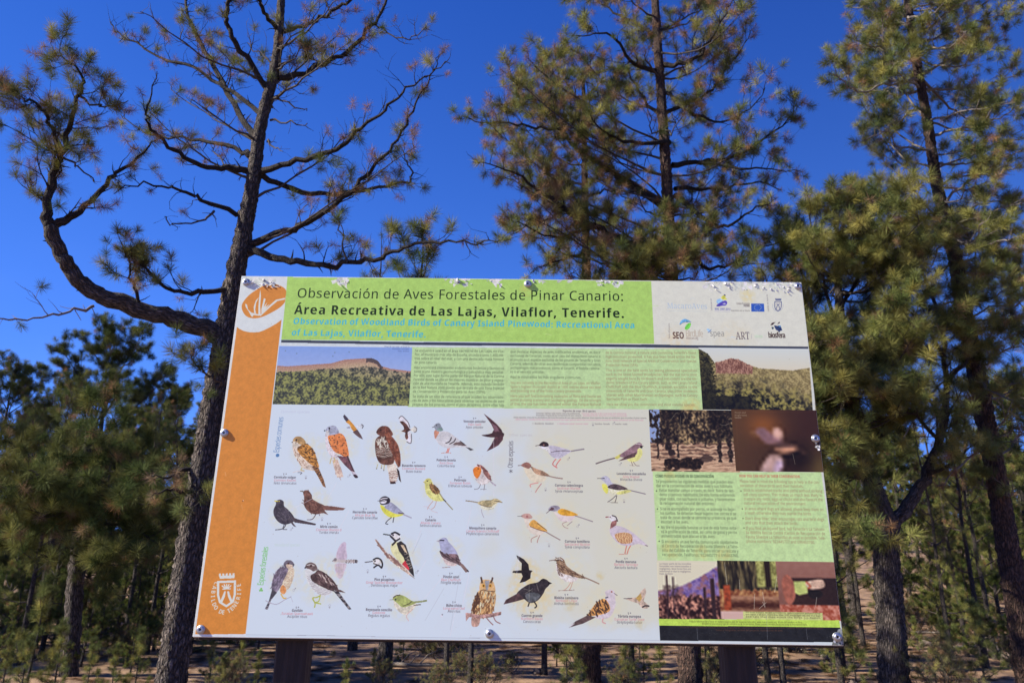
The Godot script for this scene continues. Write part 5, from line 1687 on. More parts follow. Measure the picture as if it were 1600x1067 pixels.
func small_text() -> void:
	var dk := pc(104, 92, 96)
	var pk := pc(206, 132, 160)
	centred("Especies de aves  Bird species", 907, 645.4, 8, "sans bold", dk, 0.9)
	write("Comunes: habitan cada monte rural y las poblaciones.", tp(838, 648.8), tp(909, 649), 8, "sans", dk)
	write("Common: they live in the rural areas and settlements.", tp(911, 649), tp(983, 649.2), 8, "sans", pk)
	write("Forestales: Propias de las formaciones de pino canario.", tp(838, 652), tp(911, 652.2), 8, "sans", dk)
	write("Woodland birds: they live in Canary pinewoods.", tp(913, 652.2), tp(984, 652.4), 8, "sans", pk)
	write("Otras especies: Cerca de los alrededores del Área Recreativa de Las Lajas puedes observar otras especies de aves en ambientes que circundan el pinar canario.", tp(802, 655.4), tp(1015, 656), 8, "sans", dk)
	write("Other species: Nearby of the Recreational Area of Las Lajas species which live in environments around the Canary pinewood can be observed.", tp(805, 658.6), tp(1010, 659.4), 8, "sans", pk)
	write("1  Residente  Resident", tp(832, 665.2), tp(866, 665.4), 8, "sans", dk)
	write("n  Nidificante estival  Summer visitor", tp(872, 665.4), tp(922, 665.6), 8, "sans", pk)
	write("hembra  female", tp(932, 665.6), tp(956, 665.7), 8, "sans", dk)
	write("macho  male", tp(964, 665.7), tp(984, 665.8), 8, "sans", dk)
	cut(0, 0, 1)
	sex(929, 664, false)
	sex(961, 664.4, true)
	write("Common species", tp(434, 645.5), tp(479, 646.4), 13, "sans", pc(190, 190, 218), 0.8)
	write("Woodland species", tp(424, 854.5), tp(463, 855.4), 13, "sans", pc(192, 208, 206), 0.8)
	write("Other species", tp(794, 684), tp(832, 684.6), 13, "sans", pc(188, 182, 188), 0.8)
	write("Especies comunes", tp(431.2, 708), tp(438.6, 652), 25, "sans", pc(112, 142, 190))
	disc(tp(429, 712), 6.0, pc(88, 124, 178))
	write("Especies forestales", tp(407.2, 915), tp(414.8, 854.5), 25, "sans", pc(118, 190, 110))
	write("Otras especies", tp(800.3, 735), tp(801.2, 691.5), 23, "sans", pc(112, 106, 116))
	for k in 3:
		var d := Vector2.from_angle(PI * k / 3.0 + PI / 2) * 6.5
		stroke(PackedVector2Array([tp(797.4, 740) - d, tp(797.4, 740) + d]), 1.6, pc(90, 86, 98))
		var e := Vector2.from_angle(TAU * k / 3.0 - PI / 2) * 3.6
		disc(tp(404, 921.5) + e, 3.0, pc(118, 186, 96))
	write("Pinar de Las Lajas, al fondo la", tp(597, 542.6), tp(636.5, 543.3), 8, "sans", pc(84, 96, 150))
	write("Montaña Colorada.", tp(609, 546.2), tp(636.2, 546.6), 8, "sans", pc(84, 96, 150))
	write("Foto: Archivo", tp(618, 549.6), tp(636, 550), 8, "sans", pc(84, 96, 150))
	for r in [["Área recreativa de", 1121, 727], ["Las Lajas, Vilaflor.", 1117, 731], ["Foto: Archivo", 1137, 735]]:
		write(r[0], tp(r[1], r[2]), tp(1152.5, r[2] - 0.3), 8, "sans", pc(120, 88, 76))
	for r in [["Pinzón azul", 1170, 646.5], ["(Fringilla teydea).", 1172, 650.6], ["Foto: Archivo", 1163, 654.4]]:
		write(r[0], tp(1152.5, r[2]), tp(r[1], r[2] - 0.2), 8, "sans", pc(176, 158, 140))
	var y := 886.5
	for r in ["La mayor parte de los incendios", "forestales son intencionados o", "negligentes. Most forest fires are", "intentional or due to negligence.", "Foto: Archivo|"]:
		write(r.trim_suffix("|"), tp(1034, y), tp(1055 if r.ends_with("|") else 1084, y - 0.4), 8, "sans", pc(112, 96, 110))
		y += 4.0
	area([1164, 957, 1285, 955.4, 1286, 967, 1164, 969], pc(196, 200, 132), 0.08)
	y = 959.4
	for r in ["No tires basura, atraes a roedores, gatos y perros asilvestrados", "que matan a las aves. Don't drop litter: litter encourages cats and feral dogs", "and cats that then attack the birds. J.J. Ramos"]:
		write(r, tp(1168, y), tp(1282, y - 1.4), 8, "sans", pc(92, 84, 62))
		y += 3.4
	write("Toda la información y fotos en nuestra página web de espacios naturales: www.macaroaves.org   El uso del sendero es libre.", tp(1080, 976), tp(1255, 972.5), 8, "sans", pc(96, 96, 50))
	write("Respete la naturaleza y siga las indicaciones de los senderos. Please respect the wild places and keep to the marked trails.", tp(1100, 979), tp(1262, 975.8), 8, "sans", pc(96, 96, 50))
	write("Proyecto cofinanciado por la Unión Europea, programa de cooperación transnacional Madeira, Azores, Canarias. Edición y diseño del panel.", tp(1066, 985.2), tp(1286, 980.4), 8, "sans", pc(120, 70, 66), 0.8)
	write("Textos y fotografías: archivo del proyecto. Ilustraciones de aves.", tp(1121, 988.4), tp(1225, 986), 8, "sans", pc(138, 80, 56), 0.8)

func logos() -> void:
	cut(1030, 440, 6.957)
	write("MacaroAves", cp(108, 288), cp(545, 296), 30, "serif", pc(176, 190, 214))
	line([105, 315, 300, 320, 545, 322], 3, 190, 200, 216, 0.8)
	line([360, 190, 385, 172, 410, 190], 5, 196, 204, 220, 0.7)
	write("Cofinanciado por", cp(600, 312), cp(588, 180), 8, "sans", pc(120, 112, 128))
	blob([645, 200, 680, 185, 710, 205, 690, 235, 650, 235], 150, 186, 232)
	blob([690, 175, 720, 145, 742, 150, 735, 170, 755, 190, 720, 195], 206, 200, 92)
	blob([642, 258, 690, 222, 740, 205, 758, 232, 740, 258, 700, 262, 660, 270], 92, 78, 190)
	blob([708, 240, 730, 230, 742, 240, 728, 250], 198, 190, 226)
	spot(730, 146, 9, 60, 60, 120)
	write("MAC 2007-2013", cp(625, 306), cp(795, 310), 11, "sans bold", pc(110, 110, 176))
	line([625, 320, 795, 323], 3, 150, 140, 196, 0.8)
	write("Unión Europea", cp(858, 248), cp(1000, 250), 11, "sans", pc(104, 92, 92))
	write("FEDER", cp(935, 272), cp(1000, 274), 11, "sans bold", pc(96, 84, 88))
	write("Invertimos en su futuro", cp(800, 322), cp(1002, 324), 9, "sans", pc(112, 104, 104))
	poly([1014, 238, 1150, 240, 1157, 326, 1018, 324], 56, 92, 188, 0.05)
	for i in 12:
		var a := TAU * i / 12.0
		spot(1086 + cos(a) * 36, 282 + sin(a) * 32, 4.0, 206, 208, 190)
	write("Cabildo de Tenerife", cp(1207, 326), cp(1188, 140), 8, "sans", pc(124, 116, 124))
	tenerife_shield(Vector2(1300, 260), 0.62, 84, 92, 140)
	poly([1269, 223, 1331, 223, 1331, 272, 1324, 298, 1300, 314, 1276, 298, 1269, 272], 212, 206, 202, 0.02)
	line([1282, 300, 1292, 262, 1298, 256], 7, 84, 92, 140)
	line([1318, 300, 1308, 262, 1302, 256], 7, 84, 92, 140)
	line([1284, 240, 1300, 250, 1316, 240], 6, 84, 92, 140)
	for i in 26:
		var a := lerpf(-0.25, PI + 0.25, i / 25.0)
		spot(1298 + cos(a) * 56, 262 + sin(a) * 62, 3.0, 124, 132, 168, 0.7)
	# second row
	write("Socios del proyecto", cp(143, 618), cp(138, 450), 8, "sans", pc(124, 112, 112))
	blob([248, 465, 262, 425, 300, 404, 345, 418, 372, 438, 330, 434, 290, 440], 112, 168, 222)
	line([250, 468, 290, 442, 372, 436], 5, 90, 100, 120)
	blob([305, 515, 312, 480, 340, 452, 368, 450, 362, 490, 335, 518], 112, 196, 82)
	line([310, 510, 350, 465], 4, 70, 140, 60)
	write("SEO", cp(172, 618), cp(300, 620), 34, "sans bold", pc(92, 62, 58))
	write("BirdLife", cp(312, 598), cp(508, 600), 34, "sans", pc(190, 172, 158))
	write("www.seo.org", cp(318, 624), cp(452, 627), 13, "sans", pc(150, 130, 124))
	blob([545, 510, 575, 520, 570, 540, 545, 528], 150, 184, 226)
	poly([545, 555, 575, 535, 592, 514, 590, 530, 566, 552], 84, 112, 176)
	write("spea", cp(578, 592), cp(735, 594), 31, "sans", pc(140, 138, 140))
	write("ART", cp(858, 626), cp(1008, 626), 36, "serif", pc(92, 78, 92))
	line([1022, 568, 1024, 622], 3, 170, 160, 170)
	line([805, 600, 850, 605], 14, 198, 204, 216, 0.7)
	line([1060, 590, 1140, 592], 22, 202, 222, 196, 0.8)
	line([1060, 606, 1140, 608], 6, 190, 218, 184, 0.8)
	poly([1222, 474, 1240, 448, 1280, 438, 1262, 454, 1250, 470], 66, 44, 46)
	poly([1296, 462, 1318, 434, 1322, 452], 60, 44, 48)
	poly([1236, 490, 1262, 498, 1252, 520, 1240, 512], 52, 70, 84)
	poly([1262, 474, 1300, 482, 1336, 490, 1350, 530, 1326, 536, 1318, 558, 1306, 534, 1284, 524, 1270, 500], 50, 62, 104)
	poly([1300, 478, 1336, 476, 1330, 500], 92, 134, 190)
	write("biosfera", cp(1203, 610), cp(1388, 612), 28, "sans bold", pc(72, 54, 54))

func tenerife_shield(c: Vector2, k: float, r: float, g: float, b: float) -> void:
	# the crowned shield: merlons, outline, mountain and sprays
	var o := func(a: Array) -> Array:
		var out := []
		for i in a.size():
			out.append(a[i] * k + (c.x if i % 2 == 0 else c.y))
		return out
	for i in 5:
		var x := -50.0 + i * 22.0
		poly(o.call([x, -122, x + 13, -122, x + 13, -104, x, -104]), r, g, b, 0.0)
	poly(o.call([-48, -108, 54, -108, 50, -88, -44, -88]), r, g, b, 0.0)
	poly(o.call([-62, -74, 62, -74, 62, 20, 48, 72, 0, 104, -48, 72, -62, 20]), r, g, b, 0.0)

func shield_and_leaf() -> void:
	var w := [214.0, 212.0, 214.0]
	cut(290, 820, 4.319)
	tenerife_shield(Vector2(266, 443), 1.0, w[0], w[1], w[2])
	poly([219, 384, 313, 384, 313, 463, 302, 506, 266, 530, 230, 506, 219, 463], 208, 130, 62, 0.03)
	poly([226, 506, 240, 470, 252, 440, 262, 440, 256, 476, 240, 512], w[0], w[1], w[2], 0.0)
	poly([306, 506, 292, 470, 282, 440, 270, 440, 276, 476, 292, 512], w[0], w[1], w[2], 0.0)
	for a in [[262, 424, 236, 402], [264, 422, 250, 394], [267, 422, 267, 392], [270, 422, 282, 394], [272, 424, 296, 402]]:
		line(a, 7, w[0], w[1], w[2])
	line([240, 424, 292, 424], 7, w[0], w[1], w[2])
	# the lettering round its foot
	var txt := "CABILDO DE TENERIFE"
	var white := pc(w[0], w[1], w[2])
	var c := cp(264, 452)
	var g := letters(txt, "sans bold", 17)
	for i in g.size():
		var a := lerpf(PI + 0.50, -0.42, i / float(g.size() - 1))
		var rad := Vector2(48.0, 64.0)
		var p := c + Vector2(cos(a) * rad.x, sin(a) * rad.y)
		var t := Vector2(-sin(a) * rad.x, cos(a) * rad.y) * -1.0
		stamp(glyph(g[i], 17), p - t.normalized() * g[i].advance * 0.5, t.angle(), white, 1.0, 1.001)
	# the leaf emblem in the upper corner
	cut(370, 425, 8)
	poly([60, 40, 632, 40, 570, 560, 540, 600, 480, 645, 400, 692, 320, 732, 270, 750, 200, 756, 140, 752, 80, 738, 30, 712, -10, 680, 20, 380], 212, 214, 222, 0.02)
	blob([64, 450, 80, 385, 150, 300, 240, 232, 330, 180, 430, 152, 530, 172, 606, 230, 596, 330, 585, 385, 520, 450, 420, 510, 320, 558, 230, 580, 140, 568, 88, 520], 210, 132, 61, 0.03)
	fill(pts_of([632, 30, 700, 30, 690, 200, 660, 450, 590, 480, 600, 330]), pc(170, 203, 110), 0.04)
	poly([294, 222, 300, 300, 288, 420, 292, 545, 262, 545, 266, 430, 276, 330], w[0], w[1], w[2], 0.0)
	poly([276, 318, 240, 390, 226, 470, 236, 520, 212, 515, 208, 440, 236, 360], w[0], w[1], w[2], 0.0)
	poly([106, 400, 128, 410, 140, 470, 180, 510, 262, 530, 280, 550, 200, 540, 198, 562, 176, 556, 150, 500, 112, 440], w[0], w[1], w[2], 0.0)
	poly([282, 545, 300, 520, 400, 420, 480, 350, 590, 325, 590, 345, 500, 365, 410, 440, 330, 515, 290, 552], w[0], w[1], w[2], 0.0)
	poly([300, 470, 335, 330, 356, 340, 330, 440, 376, 378, 350, 440, 405, 400, 350, 470, 300, 520], w[0], w[1], w[2], 0.0)
	line([430, 196, 530, 184], 12, w[0], w[1], w[2])

func scratches_on_photos() -> void:
	cut(1020, 870, 5.333)
	for a in [[930, 300, 950, 420], [865, 320, 860, 440], [1050, 170, 1030, 300], [620, 60, 640, 250], [1370, 330, 1360, 410], [740, 200, 745, 290], [930, 380, 950, 430], [960, 385, 900, 440]]:
		line(a, 3, 214, 206, 196, 0.8)
	cut(1010, 635, 5.517)
	for a in [[240, 120, 275, 70, 300, 60], [345, 60, 365, 110], [320, 90, 315, 180], [660, 160, 700, 170, 740, 150], [1280, 410, 1300, 500], [520, 330, 560, 350]]:
		line(a, 2.5, 190, 176, 160, 0.6)

func finch_and_feeder() -> void:
	cut(1010, 635, 5.517)
	blob([960, 215, 1010, 185, 1060, 200, 1100, 240, 1190, 290, 1180, 320, 1110, 330, 1050, 320, 1000, 270], 136, 98, 106)
	blob([1110, 200, 1150, 183, 1188, 215, 1195, 275, 1150, 280, 1112, 250], 208, 160, 150)
	blob([1110, 320, 1200, 315, 1310, 345, 1260, 365, 1160, 360], 96, 66, 62)
	blob([1120, 370, 1200, 360, 1320, 350, 1290, 385, 1190, 405], 190, 134, 110)
	blob([1015, 560, 1050, 470, 1100, 420, 1180, 430, 1200, 480, 1170, 560], 190, 152, 150)
	blob([1140, 480, 1190, 470, 1200, 520, 1170, 560, 1120, 560], 196, 164, 190)
	line([920, 232, 965, 240, 1000, 245], 8, 170, 122, 90)
	line([1100, 460, 1140, 420, 1180, 430], 7, 90, 60, 50)
	spot(1000, 215, 7, 30, 22, 24)
	line([1290, 350, 1340, 375, 1390, 410], 8, 120, 84, 74)
	cut(1020, 870, 5.333)
	blob([1090, 200, 1130, 150, 1175, 190, 1200, 290, 1185, 370, 1140, 395, 1105, 330], 158, 92, 78)
	poly([1185, 205, 1290, 200, 1300, 300, 1230, 318, 1195, 300], 186, 192, 118, 0.1)
	blob([1280, 215, 1340, 190, 1420, 185, 1435, 240, 1380, 262, 1310, 262], 206, 168, 152)
	line([1285, 205, 1320, 240, 1300, 262], 10, 178, 84, 60)
	blob([1300, 290, 1360, 265, 1420, 290, 1400, 330, 1330, 340], 32, 26, 28)

func halo(x: float, y: float, r: float) -> void:
	stain(cx + x / ck, cy + y / ck, r, 222, 208, 178, 0.55)

func birds_one() -> void:
	cut(410, 640, 8)
	# kestrel, female
	halo(520, 520, 32)
	blob([345, 420, 340, 500, 360, 580, 410, 670, 460, 740, 540, 765, 605, 775, 560, 680, 480, 560, 430, 470, 420, 430], 222, 198, 190)
	marks([350, 500, 420, 520, 500, 660, 540, 740, 450, 710, 380, 610], 34, 22, 7, 1.2, 150, 110, 90)
	var w := [395, 500, 430, 460, 500, 430, 560, 470, 610, 540, 640, 640, 662, 735, 580, 710, 500, 640, 430, 570]
	blob(w, 188, 128, 68, 0.3)
	marks(w, 75, 22, 8, 0.5, 66, 48, 40)
	blob([340, 395, 370, 350, 430, 343, 480, 380, 500, 425, 450, 445, 400, 435, 360, 425], 178, 140, 100)
	blob([338, 410, 375, 405, 415, 440, 400, 480, 345, 460], 226, 204, 196)
	line([385, 395, 378, 430], 9, 120, 84, 70)
	spot(385, 384, 11, 40, 30, 32)
	spot(334, 415, 8, 70, 70, 80)
	poly([570, 715, 655, 735, 722, 890, 748, 992, 712, 972, 640, 830], 150, 104, 74)
	bars([580, 720, 650, 740, 720, 900, 740, 985, 640, 830], 34, 14, -0.5, 60, 46, 44)
	line([455, 735, 440, 765, 480, 775], 12, 196, 176, 120)
	line([400, 795, 450, 800, 430, 820], 8, 90, 84, 100)
	line([340, 795, 420, 775, 480, 790], 10, 214, 200, 206)
	sex(502, 848, false)
	# kestrel, male
	halo(930, 480, 34)
	poly([830, 640, 900, 640, 970, 860, 890, 865, 850, 740], 212, 186, 178)
	marks([830, 640, 900, 640, 960, 860, 890, 865, 850, 740], 20, 40, 6, 1.3, 176, 130, 124)
	blob([750, 300, 745, 400, 760, 500, 800, 580, 840, 625, 905, 610, 860, 540, 800, 470, 780, 380, 790, 320], 212, 198, 210)
	w = [780, 340, 860, 310, 940, 310, 990, 360, 1020, 470, 1038, 590, 1000, 615, 930, 575, 860, 540, 810, 470, 785, 400]
	blob(w, 226, 130, 80, 0.14)
	marks(w, 42, 12, 10, 0.9, 62, 44, 44)
	blob([750, 272, 765, 235, 810, 212, 870, 215, 905, 260, 912, 305, 850, 325, 790, 330, 760, 310], 164, 164, 190)
	blob([752, 280, 790, 275, 790, 320, 762, 325], 214, 206, 214)
	line([795, 255, 790, 290], 9, 96, 84, 92)
	spot(795, 244, 12, 40, 32, 36)
	spot(737, 272, 10, 70, 76, 84)
	poly([890, 590, 1010, 605, 1112, 795, 1090, 812, 980, 705], 112, 76, 86, 0.3)
	poly([1024, 585, 1062, 680, 1112, 800, 1095, 800, 1010, 612], 78, 56, 62)
	poly([1060, 785, 1110, 798, 1150, 850, 1120, 872, 1090, 840], 196, 184, 204)
	blob([1092, 838, 1124, 832, 1152, 865, 1120, 876], 58, 44, 52)
	line([820, 615, 808, 655, 800, 690], 10, 196, 168, 110)
	line([850, 610, 862, 655, 840, 680], 10, 196, 168, 110)
	sex(1030, 855, true)
	# kestrel in flight
	poly([968, 92, 985, 70, 1022, 110, 1046, 146, 1010, 162, 985, 132], 78, 68, 84)
	poly([1000, 165, 1042, 135, 1092, 190, 1142, 260, 1105, 292, 1070, 250, 1050, 200], 206, 140, 66)
	poly([1088, 292, 1145, 260, 1190, 330, 1216, 386, 1170, 365, 1120, 325], 96, 74, 78)
	poly([1008, 232, 1050, 218, 1058, 244, 1018, 246], 150, 150, 172)
	poly([1125, 215, 1190, 194, 1216, 214, 1206, 246, 1150, 238], 206, 206, 222)
	line([1198, 196, 1220, 215, 1208, 246], 9, 60, 52, 64)
	# buzzard
	halo(1550, 480, 44)
	cut(600, 640, 8)
	poly([-10, 690, 90, 690, 138, 760, 130, 880, 100, 952, 38, 952, 20, 850], 226, 206, 202)
	bars([20, 800, 125, 800, 125, 930, 40, 940], 26, 9, 0.1, 150, 104, 98)
	poly([34, 930, 100, 925, 110, 952, 40, 956], 62, 44, 46)
	poly([118, 750, 152, 790, 176, 938, 150, 905], 60, 46, 46)
	cut(410, 640, 8)
	blob([1368, 430, 1400, 360, 1480, 325, 1560, 335, 1610, 420, 1612, 560, 1600, 690, 1500, 712, 1420, 680, 1378, 580], 96, 64, 56, 0.3)
	marks([1390, 400, 1470, 370, 1560, 400, 1560, 480, 1400, 490], 46, 40, 9, 1.5, 230, 216, 208)
	bars([1380, 500, 1560, 480, 1585, 600, 1410, 610], 20, 8, 0.1, 226, 208, 202, 0.75)
	blob([1385, 300, 1408, 252, 1460, 218, 1525, 225, 1568, 270, 1592, 335, 1500, 352, 1420, 335], 112, 70, 60, 0.25)
	spot(1440, 270, 10, 30, 22, 24)
	poly([1378, 300, 1400, 282, 1402, 304], 60, 54, 56)
	for a in [[1400, 705, 1385, 760], [1450, 712, 1446, 752], [1485, 712, 1476, 782]]:
		line(a, 9, 186, 172, 120)
		spot(a[2], a[3], 6, 70, 66, 76)
	cut(600, 640, 8)
	w = [-10, 235, 40, 325, 100, 400, 145, 480, 168, 600, 168, 705, 145, 742, 110, 690, 60, 560, 10, 440, -25, 330]
	blob(w, 130, 76, 60, 0.3)
	marks(w, 40, 36, 8, 1.2, 92, 52, 46, 0.7)
	marks(w, 22, 22, 6, 1.0, 186, 136, 116, 0.7)
	# buzzard in flight
	var f := [150, 125, 185, 93, 230, 130, 270, 180, 290, 240, 285, 290, 308, 320, 300, 442, 255, 420, 230, 380, 236, 300, 205, 230, 160, 170]
	poly(f, 226, 222, 228)
	line([150, 125, 185, 93, 230, 130, 270, 180, 290, 240], 8, 66, 52, 54)
	line([306, 320, 310, 380, 298, 442, 250, 420], 8, 66, 52, 54)
	blob([165, 168, 200, 160, 250, 200, 285, 255, 305, 268, 262, 300, 268, 370, 244, 392, 226, 350, 230, 305, 184, 286, 215, 262, 205, 220], 92, 60, 54, 0.3)
	poly([296, 262, 345, 225, 376, 250, 370, 290, 345, 302, 308, 286], 222, 212, 212)
	line([345, 225, 376, 250, 370, 290, 345, 302], 7, 80, 66, 66)
	# rock dove
	blob([612, 300, 640, 280, 700, 288, 780, 300, 880, 370, 960, 440, 1022, 480, 1040, 500, 900, 492, 790, 505, 700, 482, 640, 430, 606, 360], 206, 200, 212, 0.08)
	blob([600, 290, 640, 258, 662, 300, 640, 345, 612, 385, 600, 340], 188, 128, 110)
	blob([600, 218, 630, 190, 670, 190, 692, 232, 714, 278, 660, 292, 628, 282, 606, 252], 146, 148, 166)
	blob([640, 255, 690, 245, 710, 275, 660, 290], 120, 140, 140)
	line([576, 240, 602, 230], 9, 90, 84, 92)
	spot(628, 214, 7, 50, 40, 46)
	line([820, 366, 795, 418, 745, 442], 13, 62, 50, 56)
	line([872, 382, 850, 422, 795, 452], 13, 72, 58, 62)
	poly([830, 462, 870, 432, 940, 424, 1022, 478, 960, 474], 112, 92, 94)
	line([930, 415, 985, 455], 10, 70, 58, 60)
	poly([1000, 490, 1050, 500, 1106, 526, 1060, 538], 84, 80, 86)
	line([775, 508, 755, 565], 9, 222, 90, 60)
	line([792, 508, 772, 565], 9, 222, 90, 60)
	line([690, 568, 750, 562, 812, 566], 6, 190, 110, 90)
	# plain swift
	halo(1420, 340, 22)
	poly([1232, 64, 1320, 130, 1400, 200, 1460, 270, 1476, 312, 1420, 335, 1340, 312, 1362, 270, 1330, 200], 84, 56, 60, 0.25)
	blob([1205, 342, 1290, 328, 1360, 310, 1450, 305, 1492, 320, 1482, 362, 1440, 372, 1300, 366], 70, 48, 50)
	poly([1482, 340, 1478, 400, 1420, 470, 1340, 515, 1268, 548, 1330, 460, 1375, 368], 88, 58, 64, 0.25)
	poly([1330, 180, 1400, 230, 1430, 290, 1370, 290], 126, 92, 104)
	# robin
	halo(1200, 850, 16)
	blob([1100, 780, 1130, 730, 1180, 715, 1240, 750, 1300, 830, 1322, 910, 1280, 955, 1210, 975, 1150, 942, 1110, 870], 216, 202, 208)
	w = [1140, 722, 1200, 724, 1262, 780, 1312, 850, 1324, 915, 1280, 892, 1230, 830, 1210, 770]
	blob(w, 160, 112, 108, 0.3)
	marks(w, 20, 30, 8, 0.9, 110, 66, 66)
	blob([1098, 770, 1140, 742, 1192, 760, 1196, 812, 1175, 862, 1145, 894, 1112, 860, 1096, 810], 236, 122, 48, 0.14)
	spot(1160, 768, 8, 50, 30, 30)
	line([1310, 920, 1345, 955, 1384, 982], 17, 172, 158, 176)
	line([1190, 965, 1165, 1018, 1110, 1030], 6, 100, 88, 100)
	line([1245, 965, 1232, 1042], 6, 100, 88, 100)
	line([1190, 1030, 1265, 1030], 5, 110, 98, 108)

func birds_two() -> void:
	cut(640, 760, 8)
	# canary
	halo(240, 80, 20)
	blob([165, 0, 230, -15, 300, 60, 380, 180, 402, 215, 300, 218, 240, 190, 180, 130, 160, 60], 220, 216, 140)
	blob([150, -32, 175, -66, 225, -70, 255, -20, 272, 30, 240, 60, 170, 60, 158, 10], 222, 212, 136)
	var w := [215, 10, 260, 2, 312, 40, 352, 100, 310, 132, 250, 100]
	blob(w, 156, 116, 78, 0.3)
	marks(w, 20, 40, 8, 0.9, 92, 66, 50)
	spot(190, -38, 8, 60, 50, 40)
	line([140, -25, 158, -28], 10, 190, 170, 120)
	line([340, 110, 400, 200, 512, 326], 13, 150, 140, 116)
	line([395, 195, 425, 225], 12, 60, 54, 52)
	line([262, 215, 210, 280, 190, 320], 8, 196, 156, 150)
	line([306, 215, 280, 290, 240, 320], 8, 196, 156, 150)
	line([140, 285, 190, 290, 250, 340, 320, 365], 5, 206, 176, 186)
	# chiffchaff
	halo(960, 260, 18)
	line([680, 215, 760, 225, 850, 242], 14, 150, 136, 124)
	blob([830, 238, 900, 212, 1000, 208, 1050, 188, 1100, 200, 1150, 240, 1090, 240, 1040, 270, 1000, 300, 930, 290, 860, 270], 184, 166, 132, 0.25)
	blob([870, 280, 1000, 302, 1050, 262, 1085, 248, 1030, 320, 920, 330], 228, 218, 198)
	line([860, 262, 940, 290, 1010, 296], 7, 120, 92, 74)
	line([1050, 220, 1110, 222], 6, 90, 76, 62)
	line([1100, 225, 1150, 240], 7, 110, 96, 90)
	line([878, 325, 890, 380, 912, 430], 6, 160, 146, 160)
	# blue chaffinch
	halo(460, 860, 28)
	blob([340, 722, 380, 684, 430, 688, 462, 740, 520, 800, 572, 880, 565, 935, 450, 905, 370, 855, 348, 780], 170, 168, 204, 0.1)
	w = [348, 848, 420, 888, 500, 886, 572, 898, 605, 980, 660, 1060, 560, 1015, 440, 965, 372, 915]
	blob(w, 128, 102, 110, 0.3)
	line([350, 850, 400, 905, 470, 940], 16, 70, 54, 60)
	marks(w, 22, 36, 10, 0.6, 76, 58, 62)
	blob([375, 925, 440, 968, 560, 1016, 520, 1042, 430, 1018], 204, 182, 186)
	line([345, 716, 402, 715], 15, 62, 54, 74)
	poly([300, 722, 345, 710, 350, 742], 176, 166, 186)
	cut(560, 820, 5.93)
	poly([905, 385, 950, 398, 1008, 466, 978, 478], 132, 106, 106)
	line([990, 452, 1004, 470], 9, 60, 50, 56)
	line([756, 430, 830, 424], 5, 150, 120, 120)
	# goldcrest
	halo(390, 770, 26)
	blob([300, 735, 350, 770, 400, 790, 505, 758, 492, 800, 420, 862, 360, 842, 312, 790], 226, 208, 198)
	blob([288, 712, 340, 678, 400, 690, 460, 730, 510, 752, 440, 782, 380, 792, 330, 752], 164, 170, 106, 0.14)
	line([490, 748, 560, 742, 608, 734], 15, 142, 146, 106)
	line([385, 782, 440, 762, 470, 740], 6, 80, 70, 62)
	line([490, 776, 552, 770], 8, 100, 84, 76)
	line([295, 702, 322, 684, 358, 680], 8, 78, 62, 54)
	spot(316, 720, 8, 60, 56, 70)
	line([262, 723, 296, 720], 6, 150, 150, 150)
	line([480, 810, 420, 870, 440, 920], 5, 206, 160, 160)
	# woodpeckers
	cut(410, 760, 6.667)
	halo(1420, 760, 34)
	poly([1132, 578, 1160, 588, 1262, 720, 1335, 768, 1452, 878, 1565, 1002, 1400, 885, 1300, 805, 1200, 685], 198, 168, 158, 0.3)
	marks([1150, 590, 1262, 722, 1330, 772, 1440, 880, 1300, 800, 1200, 680], 30, 60, 8, 0.8, 140, 102, 98)
	blob([1308, 632, 1350, 610, 1402, 622, 1442, 700, 1452, 790, 1432, 842, 1380, 802, 1330, 740, 1304, 690], 236, 216, 172, 0.08)
	poly([1364, 622, 1410, 598, 1462, 640, 1492, 730, 1512, 800, 1542, 900, 1552, 978, 1500, 922, 1460, 832, 1440, 772, 1390, 702], 56, 50, 52, 0.2)
	poly([1405, 640, 1440, 640, 1480, 730, 1450, 710], 230, 192, 166)
	bars([1440, 720, 1490, 740, 1530, 880, 1480, 860], 30, 9, -0.4, 206, 190, 176, 0.6)
	poly([1422, 842, 1455, 802, 1502, 892, 1490, 908], 204, 62, 74)
	blob([1306, 532, 1350, 510, 1402, 540, 1402, 582, 1350, 592, 1318, 560], 228, 222, 220)
	line([1308, 524, 1350, 508, 1398, 534], 18, 44, 40, 44)
	line([1300, 545, 1340, 585, 1352, 605, 1318, 640], 18, 48, 42, 46)
	line([1352, 602, 1400, 572], 16, 48, 42, 46)
	line([1225, 524, 1262, 530, 1300, 536], 13, 84, 86, 94)
	spot(1328, 536, 9, 40, 34, 36)
	sex(1574, 932, true)
	line([1032, 816, 1072, 812, 1115, 806], 10, 96, 92, 102)
	blob([1112, 802, 1150, 774, 1192, 785, 1204, 832, 1150, 852], 226, 220, 218)
	line([1118, 792, 1160, 774, 1200, 795, 1216, 840, 1208, 878], 15, 44, 40, 44)
	line([1124, 874, 1170, 848, 1208, 880], 15, 48, 42, 46)
	line([1120, 830, 1170, 846], 9, 60, 52, 54)
	spot(1138, 806, 8, 40, 34, 36)
	sex(1062, 902, false)
	# blackbirds
	halo(180, 290, 26)
	blob([108, 192, 110, 160, 150, 143, 186, 165, 192, 212, 232, 250, 282, 310, 302, 362, 260, 392, 190, 404, 130, 372, 90, 312, 84, 250], 70, 62, 74, 0.25)
	poly([262, 322, 332, 352, 522, 404, 512, 420, 300, 386], 78, 66, 74)
	poly([225, 345, 252, 345, 316, 434, 290, 424], 80, 70, 78)
	marks([120, 240, 200, 240, 270, 320, 240, 370, 140, 350], 18, 46, 8, 0.8, 108, 98, 112, 0.6)
	line([94, 156, 128, 162], 11, 214, 196, 92)
	spot(142, 160, 6, 200, 180, 80)
